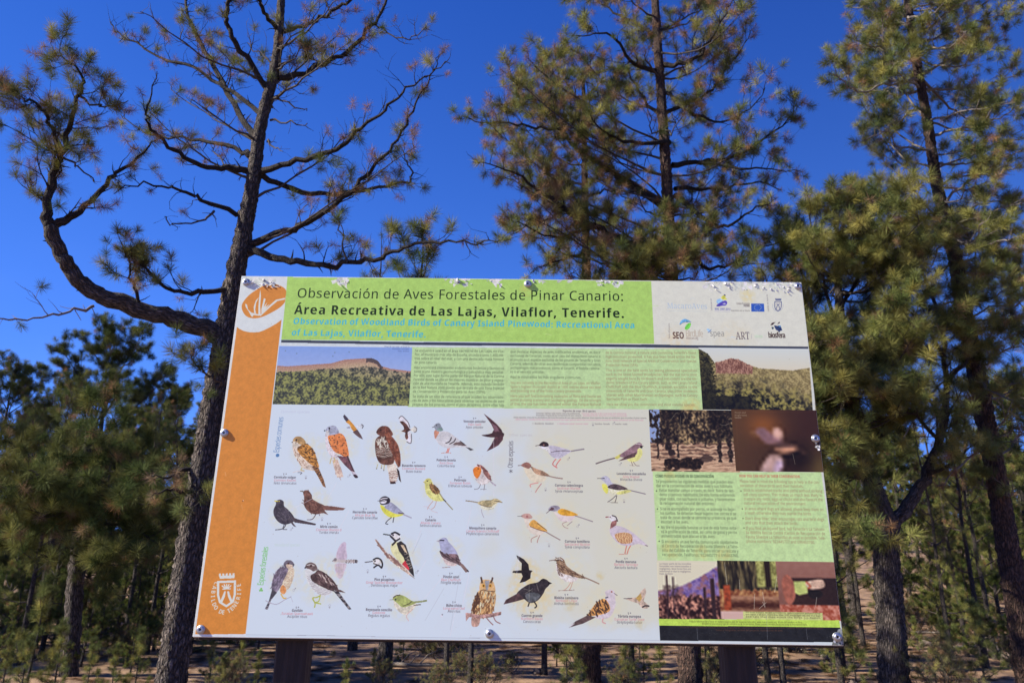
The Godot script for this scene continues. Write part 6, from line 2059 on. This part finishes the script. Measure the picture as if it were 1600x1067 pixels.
	line([212, 400, 190, 440, 150, 455, 104, 458], 8, 52, 46, 56)
	line([196, 400, 180, 452, 220, 456], 7, 52, 46, 56)
	sex(262, 460, true)
	halo(520, 190, 28)
	w = [388, 82, 400, 54, 440, 54, 476, 100, 484, 142, 540, 180, 612, 220, 602, 282, 530, 304, 470, 292, 420, 250, 393, 190, 400, 130]
	blob(w, 116, 80, 72, 0.3)
	marks(w, 30, 46, 8, 0.7, 84, 54, 50, 0.6)
	poly([588, 212, 700, 224, 828, 246, 800, 268, 620, 264], 122, 84, 78)
	poly([550, 275, 600, 258, 648, 312], 112, 80, 74)
	line([358, 58, 396, 66], 9, 110, 96, 80)
	line([522, 300, 484, 354, 428, 360], 8, 92, 72, 72)
	sex(585, 348, false)
	# blue tit
	halo(1320, 270, 22)
	blob([1192, 218, 1230, 230, 1290, 280, 1380, 308, 1442, 320, 1380, 342, 1300, 348, 1240, 312, 1204, 260], 226, 216, 92, 0.1)
	blob([1238, 240, 1290, 188, 1350, 220, 1424, 290, 1444, 312, 1360, 312, 1290, 280], 160, 158, 188, 0.14)
	blob([1184, 172, 1200, 140, 1245, 124, 1292, 150, 1292, 192, 1250, 212, 1200, 212], 50, 44, 54)
	blob([1194, 178, 1240, 164, 1262, 180, 1240, 200, 1204, 202], 226, 226, 232)
	line([1195, 160, 1225, 148, 1268, 148], 10, 222, 222, 230)
	line([1196, 178, 1250, 172], 6, 50, 44, 54)
	line([1166, 172, 1190, 174], 7, 96, 92, 100)
	line([1380, 300, 1440, 312], 9, 90, 74, 84)
	line([1436, 318, 1480, 338, 1522, 356], 13, 172, 166, 190)
	line([1312, 348, 1268, 384, 1250, 412, 1275, 420], 8, 62, 58, 70)
	line([1336, 348, 1326, 402], 8, 62, 58, 70)
	# sparrowhawk in flight
	blob([734, 722, 760, 650, 800, 605, 832, 610, 836, 680, 842, 772, 770, 792, 734, 772], 202, 182, 206, 0.08)
	blob([718, 830, 780, 820, 838, 830, 820, 900, 792, 972, 750, 972, 724, 900], 202, 182, 206, 0.08)
	for i in 5:
		line([750 + i * 14, 780, 752 + i * 15, 700, 800 + i * 8, 625], 4, 168, 146, 176, 0.8)
		line([738 + i * 18, 832, 742 + i * 15, 900, 770 + i * 7, 955], 4, 168, 146, 176, 0.8)
	line([705, 792, 770, 798, 850, 800, 940, 804], 30, 196, 182, 190)
	bars([830, 784, 945, 786, 946, 822, 832, 820], 26, 10, 1.5, 130, 116, 120)
	poly([926, 786, 946, 788, 946, 822, 926, 820], 84, 76, 84)
	spot(722, 782, 16, 120, 108, 120)
	line([690, 798, 712, 786], 7, 110, 104, 112)
	# sparrowhawks
	cut(390, 850, 7.619)
	halo(370, 420, 30)
	blob([398, 310, 480, 288, 492, 380, 462, 480, 425, 545, 370, 545, 350, 480, 380, 400], 226, 204, 188)
	bars([400, 320, 480, 300, 488, 380, 458, 480, 420, 540, 370, 500], 15, 5, 0.15, 172, 120, 100, 0.7)
	w = [248, 400, 290, 320, 340, 283, 402, 290, 422, 320, 372, 430, 330, 520, 280, 585, 238, 565, 228, 500]
	blob(w, 122, 108, 130, 0.25)
	marks(w, 26, 50, 8, 1.9, 84, 72, 90, 0.7)
	marks(w, 14, 30, 7, 1.9, 176, 164, 184, 0.6)
	blob([338, 512, 370, 498, 402, 560, 372, 604, 330, 572], 216, 142, 92)
	blob([368, 242, 400, 205, 450, 204, 486, 240, 482, 282, 420, 292, 380, 282], 108, 98, 114)
	blob([400, 252, 470, 262, 462, 298, 410, 292], 222, 192, 178)
	spot(424, 242, 10, 70, 30, 30)
	spot(486, 258, 8, 60, 56, 66)
	poly([236, 540, 292, 582, 222, 670, 186, 778, 152, 772, 198, 680], 76, 70, 82)
	bars([215, 660, 228, 672, 186, 778, 154, 772], 30, 12, 0.4, 196, 182, 196)
	line([340, 600, 370, 650, 400, 650], 14, 214, 172, 96)
	line([160, 672, 230, 708, 300, 716, 380, 672, 460, 634], 7, 166, 156, 180)
	line([455, 640, 480, 700], 4, 180, 172, 192)
	sex(488, 560, true)
	halo(830, 450, 44)
	blob([626, 320, 700, 318, 722, 350, 692, 400, 722, 470, 820, 540, 945, 572, 900, 625, 800, 625, 700, 545, 638, 430], 216, 212, 222, 0.05)
	bars([640, 400, 690, 400, 722, 470, 820, 540, 930, 580, 890, 618, 800, 618, 705, 540], 15, 5, 0.2, 142, 124, 132, 0.65)
	w = [686, 392, 740, 358, 770, 330, 832, 350, 922, 420, 972, 480, 1014, 562, 960, 585, 850, 542, 760, 492, 700, 445]
	blob(w, 96, 74, 76, 0.3)
	marks(w, 40, 44, 9, 0.7, 66, 48, 50, 0.7)
	marks([760, 350, 900, 410, 990, 520, 900, 500], 14, 34, 10, 0.8, 206, 186, 184, 0.75)
	blob([622, 290, 640, 250, 690, 234, 742, 260, 764, 312, 722, 342, 680, 318, 640, 306], 112, 92, 94, 0.2)
	line([640, 268, 690, 262, 730, 276], 9, 206, 196, 200)
	spot(690, 274, 12, 60, 30, 30)
	spot(622, 298, 9, 56, 52, 62)
	poly([956, 578, 1000, 560, 1082, 680, 1172, 800, 1142, 806, 1050, 692], 58, 52, 60)
	bars([965, 580, 1000, 570, 1165, 800, 1140, 800], 62, 22, -0.6, 176, 164, 172, 0.75)
	poly([980, 560, 1040, 568, 1102, 606, 1000, 588], 100, 78, 80)
	line([805, 628, 760, 652, 712, 660, 740, 720, 735, 770], 13, 178, 180, 84)
	line([800, 640, 782, 700, 740, 712, 810, 730], 12, 178, 180, 84)
	sex(914, 752, false)

func birds_three() -> void:
	# long-eared owl
	cut(560, 820, 5.93)
	halo(1150, 720, 34)
	blob([1040, 880, 1112, 880, 1098, 970, 1036, 972], 184, 144, 136, 0.2)
	var w := [1110, 640, 1062, 720, 1036, 800, 1036, 872, 1100, 892, 1200, 882, 1242, 820, 1262, 730, 1252, 650, 1180, 640]
	blob(w, 212, 164, 116, 0.2)
	marks(w, 85, 40, 8, 1.7, 116, 76, 56)
	marks(w, 40, 28, 7, 1.7, 236, 214, 190, 0.8)
	marks([1062, 720, 1100, 660, 1110, 760, 1060, 860, 1036, 860], 26, 40, 10, 1.6, 84, 56, 46)
	blob([1108, 602, 1130, 550, 1180, 544, 1232, 560, 1257, 622, 1250, 662, 1180, 648, 1114, 652], 206, 164, 122, 0.14)
	poly([1158, 552, 1204, 552, 1188, 642, 1170, 642], 156, 152, 164)
	line([1132, 575, 1128, 548, 1122, 522], 15, 88, 64, 52)
	line([1214, 572, 1226, 550, 1232, 526], 15, 88, 64, 52)
	spot(1146, 602, 15, 224, 158, 70)
	spot(1210, 602, 15, 224, 158, 70)
	spot(1147, 602, 7, 36, 26, 24)
	spot(1209, 602, 7, 36, 26, 24)
	line([1114, 650, 1150, 640, 1180, 650, 1250, 655], 6, 96, 66, 54)
	poly([976, 850, 1040, 858, 1100, 872, 1200, 862, 1314, 842, 1312, 872, 1210, 896, 1100, 905, 1010, 890, 980, 930], 172, 132, 130, 0.3)
	line([1170, 895, 1210, 940, 1236, 965], 9, 150, 112, 116)
	line([1240, 888, 1262, 930, 1304, 952], 9, 150, 112, 116)
	# raven
	cut(720, 860, 5)
	stain(720 + 540 / 5.0, 860 + 360 / 5.0, 42, 228, 196, 148, 0.9)
	stain(720 + 500 / 5.0, 860 + 190 / 5.0, 24, 228, 196, 148, 0.9)
	poly([430, 68, 460, 82, 490, 100, 526, 140, 532, 184, 560, 190, 545, 206, 541, 250, 500, 275, 455, 286, 480, 235, 470, 210, 398, 206, 402, 192, 470, 185, 472, 130, 440, 96], 42, 34, 36, 0.3)
	blob([436, 362, 520, 300, 600, 280, 640, 253, 682, 268, 692, 300, 662, 332, 642, 372, 600, 422, 540, 444, 490, 412, 450, 402], 54, 46, 52, 0.3)
	blob([500, 380, 560, 360, 620, 380, 580, 430, 530, 438], 92, 92, 100, 0.25)
	poly([446, 364, 492, 412, 420, 432, 326, 454, 345, 418], 82, 60, 64, 0.25)
	poly([680, 272, 714, 288, 680, 304], 34, 28, 32)
	line([532, 440, 522, 470], 9, 50, 44, 48)
	line([570, 432, 590, 465, 575, 482], 9, 50, 44, 48)
	for a in [[530, 270, 532, 420], [590, 290, 606, 350], [560, 330, 500, 370], [480, 330, 560, 350]]:
		line(a, 2, 190, 180, 176, 0.6)
	# pipit
	halo(850, 190, 34)
	blob([752, 128, 790, 205, 860, 225, 925, 245, 880, 278, 820, 272, 770, 232, 748, 180], 216, 202, 206)
	w = [738, 96, 780, 84, 812, 105, 832, 150, 900, 200, 984, 242, 940, 248, 860, 226, 790, 206, 762, 160, 750, 120]
	blob(w, 160, 128, 106, 0.25)
	marks(w, 34, 34, 5, 0.6, 96, 70, 60)
	marks([752, 140, 790, 200, 800, 230, 762, 210], 16, 20, 5, 1.2, 110, 84, 76)
	line([745, 98, 780, 95, 800, 110], 6, 232, 222, 214)
	line([735, 110, 770, 106], 5, 70, 54, 50)
	line([970, 240, 1030, 264, 1090, 291], 9, 146, 118, 104)
	line([693, 111, 740, 104], 6, 130, 110, 104)
	line([866, 278, 840, 318, 808, 345], 5, 196, 150, 136)
	line([878, 278, 866, 318, 850, 345], 5, 196, 150, 136)
	line([765, 346, 830, 344, 892, 340], 4, 150, 118, 112)
	# turtle dove
	halo(1120, 470, 38)
	blob([1138, 352, 1180, 334, 1212, 350, 1218, 400, 1218, 460, 1182, 542, 1120, 564, 1056, 552, 1090, 470, 1130, 420, 1145, 390], 208, 192, 206, 0.07)
	w = [1040, 472, 1080, 430, 1132, 408, 1168, 450, 1172, 502, 1100, 532, 1030, 542, 996, 542]
	blob(w, 216, 152, 92, 0.14)
	marks(w, 50, 22, 9, 1.1, 74, 52, 46)
	poly([996, 538, 1062, 552, 960, 602, 848, 634, 900, 585], 92, 72, 74, 0.2)
	poly([870, 605, 900, 600, 852, 634], 206, 196, 206)
	line([1210, 364, 1234, 380], 6, 130, 116, 130)
	spot(1190, 352, 6, 150, 80, 70)
	line([1140, 400, 1160, 395], 9, 96, 92, 112)
	line([1120, 562, 1116, 588, 1140, 600], 8, 206, 150, 156)
	poly([1286, 402, 1340, 398, 1396, 392, 1426, 340, 1456, 318, 1464, 350, 1442, 420, 1488, 460, 1470, 480, 1430, 477, 1400, 440, 1350, 426], 192, 166, 156, 0.2)
	poly([1380, 400, 1420, 360, 1430, 400, 1410, 430], 190, 152, 92)
	line([1432, 470, 1455, 458, 1486, 460], 10, 66, 56, 58)
	line([1286, 404, 1350, 402], 6, 110, 92, 92)
	# sardinian warblers
	cut(790, 640, 6.667)
	halo(560, 440, 28)
	line([650, 462, 740, 446, 832, 431], 14, 138, 126, 138)
	blob([440, 400, 520, 398, 620, 425, 692, 452, 640, 492, 560, 534, 490, 512, 448, 460], 192, 182, 204, 0.1)
	blob([345, 400, 400, 400, 450, 410, 470, 470, 420, 440, 370, 420], 224, 218, 222)
	blob([350, 392, 390, 354, 440, 364, 454, 396, 420, 408, 380, 402], 54, 42, 46)
	spot(402, 388, 9, 150, 100, 96)
	line([480, 464, 580, 450, 680, 452], 8, 110, 96, 108)
	line([312, 398, 355, 391], 8, 110, 96, 96)
	line([532, 538, 505, 570, 500, 600, 545, 632], 10, 206, 112, 112)
	line([582, 538, 545, 585, 530, 620], 10, 206, 112, 112)
	sex(660, 542, true)
	halo(330, 700, 30)
	blob([186, 620, 260, 640, 300, 680, 425, 732, 400, 772, 330, 788, 260, 762, 218, 710], 228, 204, 188, 0.06)
	blob([262, 618, 320, 640, 400, 670, 466, 718, 400, 718, 310, 690], 170, 132, 112, 0.25)
	blob([158, 606, 200, 576, 240, 578, 268, 610, 240, 640, 200, 628], 150, 104, 96)
	line([440, 715, 520, 734, 602, 746], 12, 150, 122, 116)
	line([126, 608, 165, 604], 8, 130, 112, 110)
	line([342, 790, 260, 808, 262, 836], 9, 214, 136, 138)
	line([376, 798, 330, 860, 312, 892], 9, 190, 130, 130)
	sex(420, 852, false)
	# wagtails
	halo(1330, 470, 28)
	line([958, 586, 1060, 552, 1180, 520], 14, 112, 96, 102)
	poly([1155, 520, 1220, 478, 1245, 500, 1182, 538], 214, 202, 112)
	blob([1398, 430, 1440, 428, 1450, 490, 1402, 552, 1330, 566, 1288, 530, 1380, 490], 228, 218, 142, 0.08)
	blob([1208, 502, 1300, 430, 1370, 380, 1420, 358, 1450, 390, 1402, 430, 1390, 482, 1300, 520], 146, 112, 124, 0.18)
	poly([1196, 558, 1290, 500, 1392, 458, 1372, 512, 1260, 544], 88, 64, 68, 0.2)
	spot(1440, 406, 14, 44, 36, 38)
	line([1385, 376, 1430, 372], 6, 220, 210, 216)
	line([1450, 395, 1462, 396], 7, 60, 52, 54)
	line([1335, 562, 1350, 605], 6, 130, 104, 100)
	line([1355, 562, 1385, 602, 1420, 604], 6, 130, 104, 100)
	line([1315, 602, 1370, 606], 4, 140, 116, 112)
	sex(1212, 596, true)
	halo(1180, 830, 30)
	line([1290, 860, 1390, 882, 1484, 904], 10, 130, 116, 128)
	blob([1088, 858, 1290, 858, 1200, 912, 1120, 900], 228, 218, 190)
	blob([1180, 890, 1290, 862, 1330, 880, 1210, 912], 222, 214, 136)
	blob([1008, 742, 1060, 714, 1102, 740, 1132, 790, 1212, 812, 1150, 812, 1090, 822, 1050, 780], 186, 180, 204, 0.08)
	blob([1028, 800, 1070, 808, 1088, 860, 1076, 904, 1040, 872, 1024, 830], 228, 222, 104, 0.08)
	blob([1082, 832, 1130, 803, 1200, 808, 1295, 852, 1200, 864, 1120, 852], 84, 68, 74, 0.3)
	line([973, 743, 1022, 742], 7, 96, 88, 98)
	line([1022, 742, 1050, 740], 8, 62, 56, 66)
	line([1172, 920, 1130, 960, 1082, 992], 7, 92, 80, 84)
	line([1180, 920, 1172, 960, 1160, 994], 7, 92, 80, 84)
	line([1100, 996, 1190, 998], 5, 120, 106, 106)
	sex(1256, 972, false)
	# spectacled warblers
	cut(790, 780, 6.667)
	halo(320, 310, 28)
	blob([185, 220, 240, 230, 252, 290, 300, 340, 402, 380, 340, 412, 270, 392, 215, 320], 226, 204, 198, 0.06)
	w = [243, 292, 290, 248, 350, 290, 436, 362, 400, 374, 330, 348, 260, 322]
	blob(w, 220, 162, 86, 0.14)
	line([255, 320, 330, 350, 415, 375], 7, 124, 84, 66)
	line([330, 285, 430, 360], 7, 110, 84, 66)
	blob([158, 206, 200, 184, 250, 188, 278, 230, 220, 238, 175, 226], 192, 150, 146, 0.1)
	spot(222, 216, 12, 166, 104, 106)
	line([415, 372, 490, 416, 574, 462], 11, 150, 128, 128)
	line([120, 212, 165, 211], 8, 130, 120, 126)
	line([332, 418, 270, 450, 266, 488], 7, 176, 126, 124)
	line([358, 412, 336, 460, 330, 492], 7, 176, 126, 124)
	line([420, 470, 450, 480], 4, 200, 180, 176)
	sex(455, 510, false)
	halo(640, 190, 26)
	blob([508, 160, 560, 190, 640, 205, 735, 210, 690, 262, 600, 268, 548, 230], 222, 202, 208, 0.06)
	blob([448, 142, 480, 105, 540, 98, 574, 125, 545, 155, 490, 158], 156, 146, 166)
	poly([452, 152, 480, 118, 510, 120, 505, 148], 96, 70, 78)
	blob([548, 162, 590, 132, 680, 155, 765, 196, 690, 208, 590, 198], 222, 158, 58, 0.14)
	line([735, 205, 830, 236, 922, 266], 11, 150, 134, 144)
	line([428, 180, 465, 150], 7, 120, 104, 108)
	line([650, 268, 600, 290, 620, 325, 660, 340], 6, 170, 136, 136)
	line([704, 266, 650, 310], 6, 150, 124, 126)
	sex(760, 320, true)
	# partridge
	halo(1280, 400, 40)
	blob([1108, 332, 1180, 308, 1260, 330, 1350, 380, 1420, 440, 1504, 518, 1400, 498, 1300, 522, 1210, 502, 1150, 450, 1108, 390], 202, 186, 204, 0.08)
	w = [1158, 400, 1250, 378, 1332, 400, 1336, 482, 1232, 496, 1180, 462]
	blob(w, 226, 184, 142, 0.08)
	bars(w, 17, 7, 1.35, 158, 84, 62, 0.85)
	blob([1088, 212, 1130, 194, 1182, 220, 1184, 252, 1130, 264, 1098, 232], 222, 216, 222)
	line([1128, 200, 1168, 215, 1186, 262], 10, 62, 48, 50)
	poly([1130, 262, 1182, 245, 1172, 302, 1108, 344, 1114, 290], 150, 100, 100, 0.2)
	line([1060, 218, 1092, 216], 10, 150, 84, 90)
	spot(1108, 216, 6, 110, 50, 50)
	line([1282, 518, 1272, 560, 1262, 606], 10, 206, 126, 116)
	line([1324, 516, 1300, 560, 1288, 602], 10, 206, 126, 116)
	line([1200, 606, 1250, 606, 1290, 604], 6, 196, 130, 122)
	line([1480, 510, 1504, 520], 9, 130, 110, 116)

func captions() -> void:
	for q in [
		[440, 742.5, "Cernícalo vulgar", "Common Kestrel", "Falco tinnunculus"], [642, 726.5, "Busardo ratonero", "Common Buzzard", "Buteo buteo"], [693.7, 718, "Paloma bravía", "Rock Dove", "Columba livia"],
		[739.4, 656.5, "Vencejo unicolor", "Plain Swift", "Apus unicolor"], [716, 750, "Petirrojo", "European Robin", "Erithacus rubecula"], [508, 821.5, "Mirlo común", "Common Blackbird", "Turdus merula"],
		[564.5, 799.5, "Herrerillo canario", "African Blue Tit", "Cyanistes teneriffae"], [668.7, 813, "Canario", "Atlantic Canary", "Serinus canarius"], [752, 826.5, "Mosquitero canario", "Canary Islands Chiffchaff", "Phylloscopus canariensis"],
		[595.4, 906, "Pico picapinos", "Great Spotted Woodpecker", "Dendrocopos major"], [701, 903, "Pinzón azul", "Blue Chaffinch", "Fringilla teydea"], [459.6, 951, "Gavilán", "Eurasian Sparrowhawk", "Accipiter nisus"],
		[587, 953, "Reyezuelo sencillo", "Goldcrest", "Regulus regulus"], [706, 948, "Búho chico", "Long-eared Owl", "Asio otus"], [830.6, 964.5, "Cuervo grande", "Northern Raven", "Corvus corax"],
		[885.6, 936.5, "Bisbita caminero", "Berthelot's Pipit", "Anthus berthelotii"], [986, 964.5, "Tórtola europea", "European Turtle Dove", "Streptopelia turtur"], [981, 879, "Perdiz moruna", "Barbary Partridge", "Alectoris barbara"],
		[903.5, 847.5, "Curruca tomillera", "Spectacled Warbler", "Sylvia conspicillata"], [890.5, 758.5, "Curruca cabecinegra", "Sardinian Warbler", "Sylvia melanocephala"], [990, 739.5, "Lavandera cascadeña", "Grey Wagtail", "Motacilla cinerea"]]:
		caption(q[0], q[1], q[2], q[3], q[4])

func wear() -> void:
	# patches along the top where the printed film has come off, dirt, scratches and specks
	cut(0, 0, 1)
	for q in [[381, 437, 432, 446, 40], [512, 434, 548, 450, 9], [694, 434, 738, 446, 14], [758, 434, 785, 446, 7], [930, 437, 976, 446, 14], [1105, 440, 1130, 455, 9], [1130, 440, 1250, 452, 46], [836, 437, 850, 440, 2], [872, 436, 900, 438, 3]]:
		for i in q[4]:
			var x := rng.randf_range(q[0], q[2])
			var y: float = lerpf(q[1], q[3], pow(rng.randf(), 1.6))
			var a := []
			var n := 7
			for k in n:
				var th := TAU * k / n
				var r := rng.randf_range(1.2, 4.6)
				a.append_array([x + cos(th) * r * 1.2, y + sin(th) * r])
			var c := rng.randf_range(0.86, 1.0)
			poly(a, 226 * c, 226 * c, 226 * c, 0.1)
			if rng.randf() < 0.3:
				spot(x + 1.5, y + 1.5, 0.7, 104, 100, 96)
	poly([520, 437, 531, 437, 530, 444, 532, 449, 527, 446], 214, 212, 208)
	poly([536, 436, 544, 436, 541, 441, 539, 447, 541, 452, 536, 447], 222, 222, 220)
	poly([765, 436, 785, 436, 777, 441, 775, 449, 772, 445], 220, 220, 218)
	poly([1112, 441, 1118, 441, 1114, 450, 1119, 455, 1111, 454], 218, 216, 214)
	# the corner at the foot on the right is down to the bare sheet
	poly([1308, 980, 1315, 978, 1320, 1010, 1298, 1006, 1301, 996], 128, 128, 134, 0.4)
	for i in 12:
		spot(rng.randf_range(1300, 1314), rng.randf_range(984, 1004), rng.randf_range(0.6, 1.6), 78, 78, 84)
	for i in 10:
		spot(rng.randf_range(1276, 1284), rng.randf_range(672, 700), rng.randf_range(0.8, 2.0), 190, 188, 188)
	# scratches
	for a in [[445, 800, 500, 772], [520, 757, 505, 785], [540, 800, 522, 835, 518, 850], [735, 795, 726, 835], [655, 830, 642, 862], [770, 690, 770, 780], [812, 862, 806, 905], [690, 905, 655, 945], [735, 880, 720, 950], [700, 1000, 712, 945], [682, 700, 681, 712], [648, 905, 662, 880]]:
		line(a, 0.55, 222, 224, 232, 0.85)
	for a in [[690, 925, 660, 975], [716, 900, 700, 990], [655, 838, 640, 870], [1120, 900, 1122, 930], [1200, 960, 1201, 1000], [1260, 980, 1262, 998], [1092, 985, 1093, 1003]]:
		line(a, 0.4, 160, 162, 176, 0.5)
	cut(290, 640, 4.444)
	line([262, 430, 268, 460], 5, 222, 160, 110, 0.7)
	line([372, 660, 378, 690], 5, 222, 156, 100, 0.7)
	line([295, 740, 290, 810], 3, 220, 150, 92, 0.6)
	spot(380, 634, 4, 120, 64, 30)
	spot(384, 630, 3, 236, 226, 214)
	cut(0, 0, 1)
	for i in 240:
		spot(rng.randf_range(390, 1310), rng.randf_range(445, 1000), rng.randf_range(0.25, 0.7), 150, 136, 120, rng.randf_range(0.15, 0.5))
	for i in 60:
		spot(rng.randf_range(320, 375), rng.randf_range(520, 985), rng.randf_range(0.2, 0.6), 176, 104, 46, 0.5)
	for i in 40:
		spot(rng.randf_range(1040, 1300), rng.randf_range(985, 1002), rng.randf_range(0.2, 0.6), 90, 90, 92, 0.6)
	for q in [[822, 452, 14], [1135, 870, 16], [1052, 862, 18], [1050, 745, 12], [940, 905, 8], [890, 950, 12], [1003, 980, 10], [1100, 866, 14]]:
		stain(q[0], q[1], q[2], 206, 176, 106, 0.4)
	cut(420, 530, 6.957)
	for q in [[160, 126], [280, 156], [690, 146], [668, 185], [846, 140]]:
		spot(q[0], q[1], 9, 112, 126, 150, 0.6)
	cut(640, 820, 4)
	spot(186, 592, 6, 232, 232, 234)
	spot(190, 584, 4, 120, 116, 122)
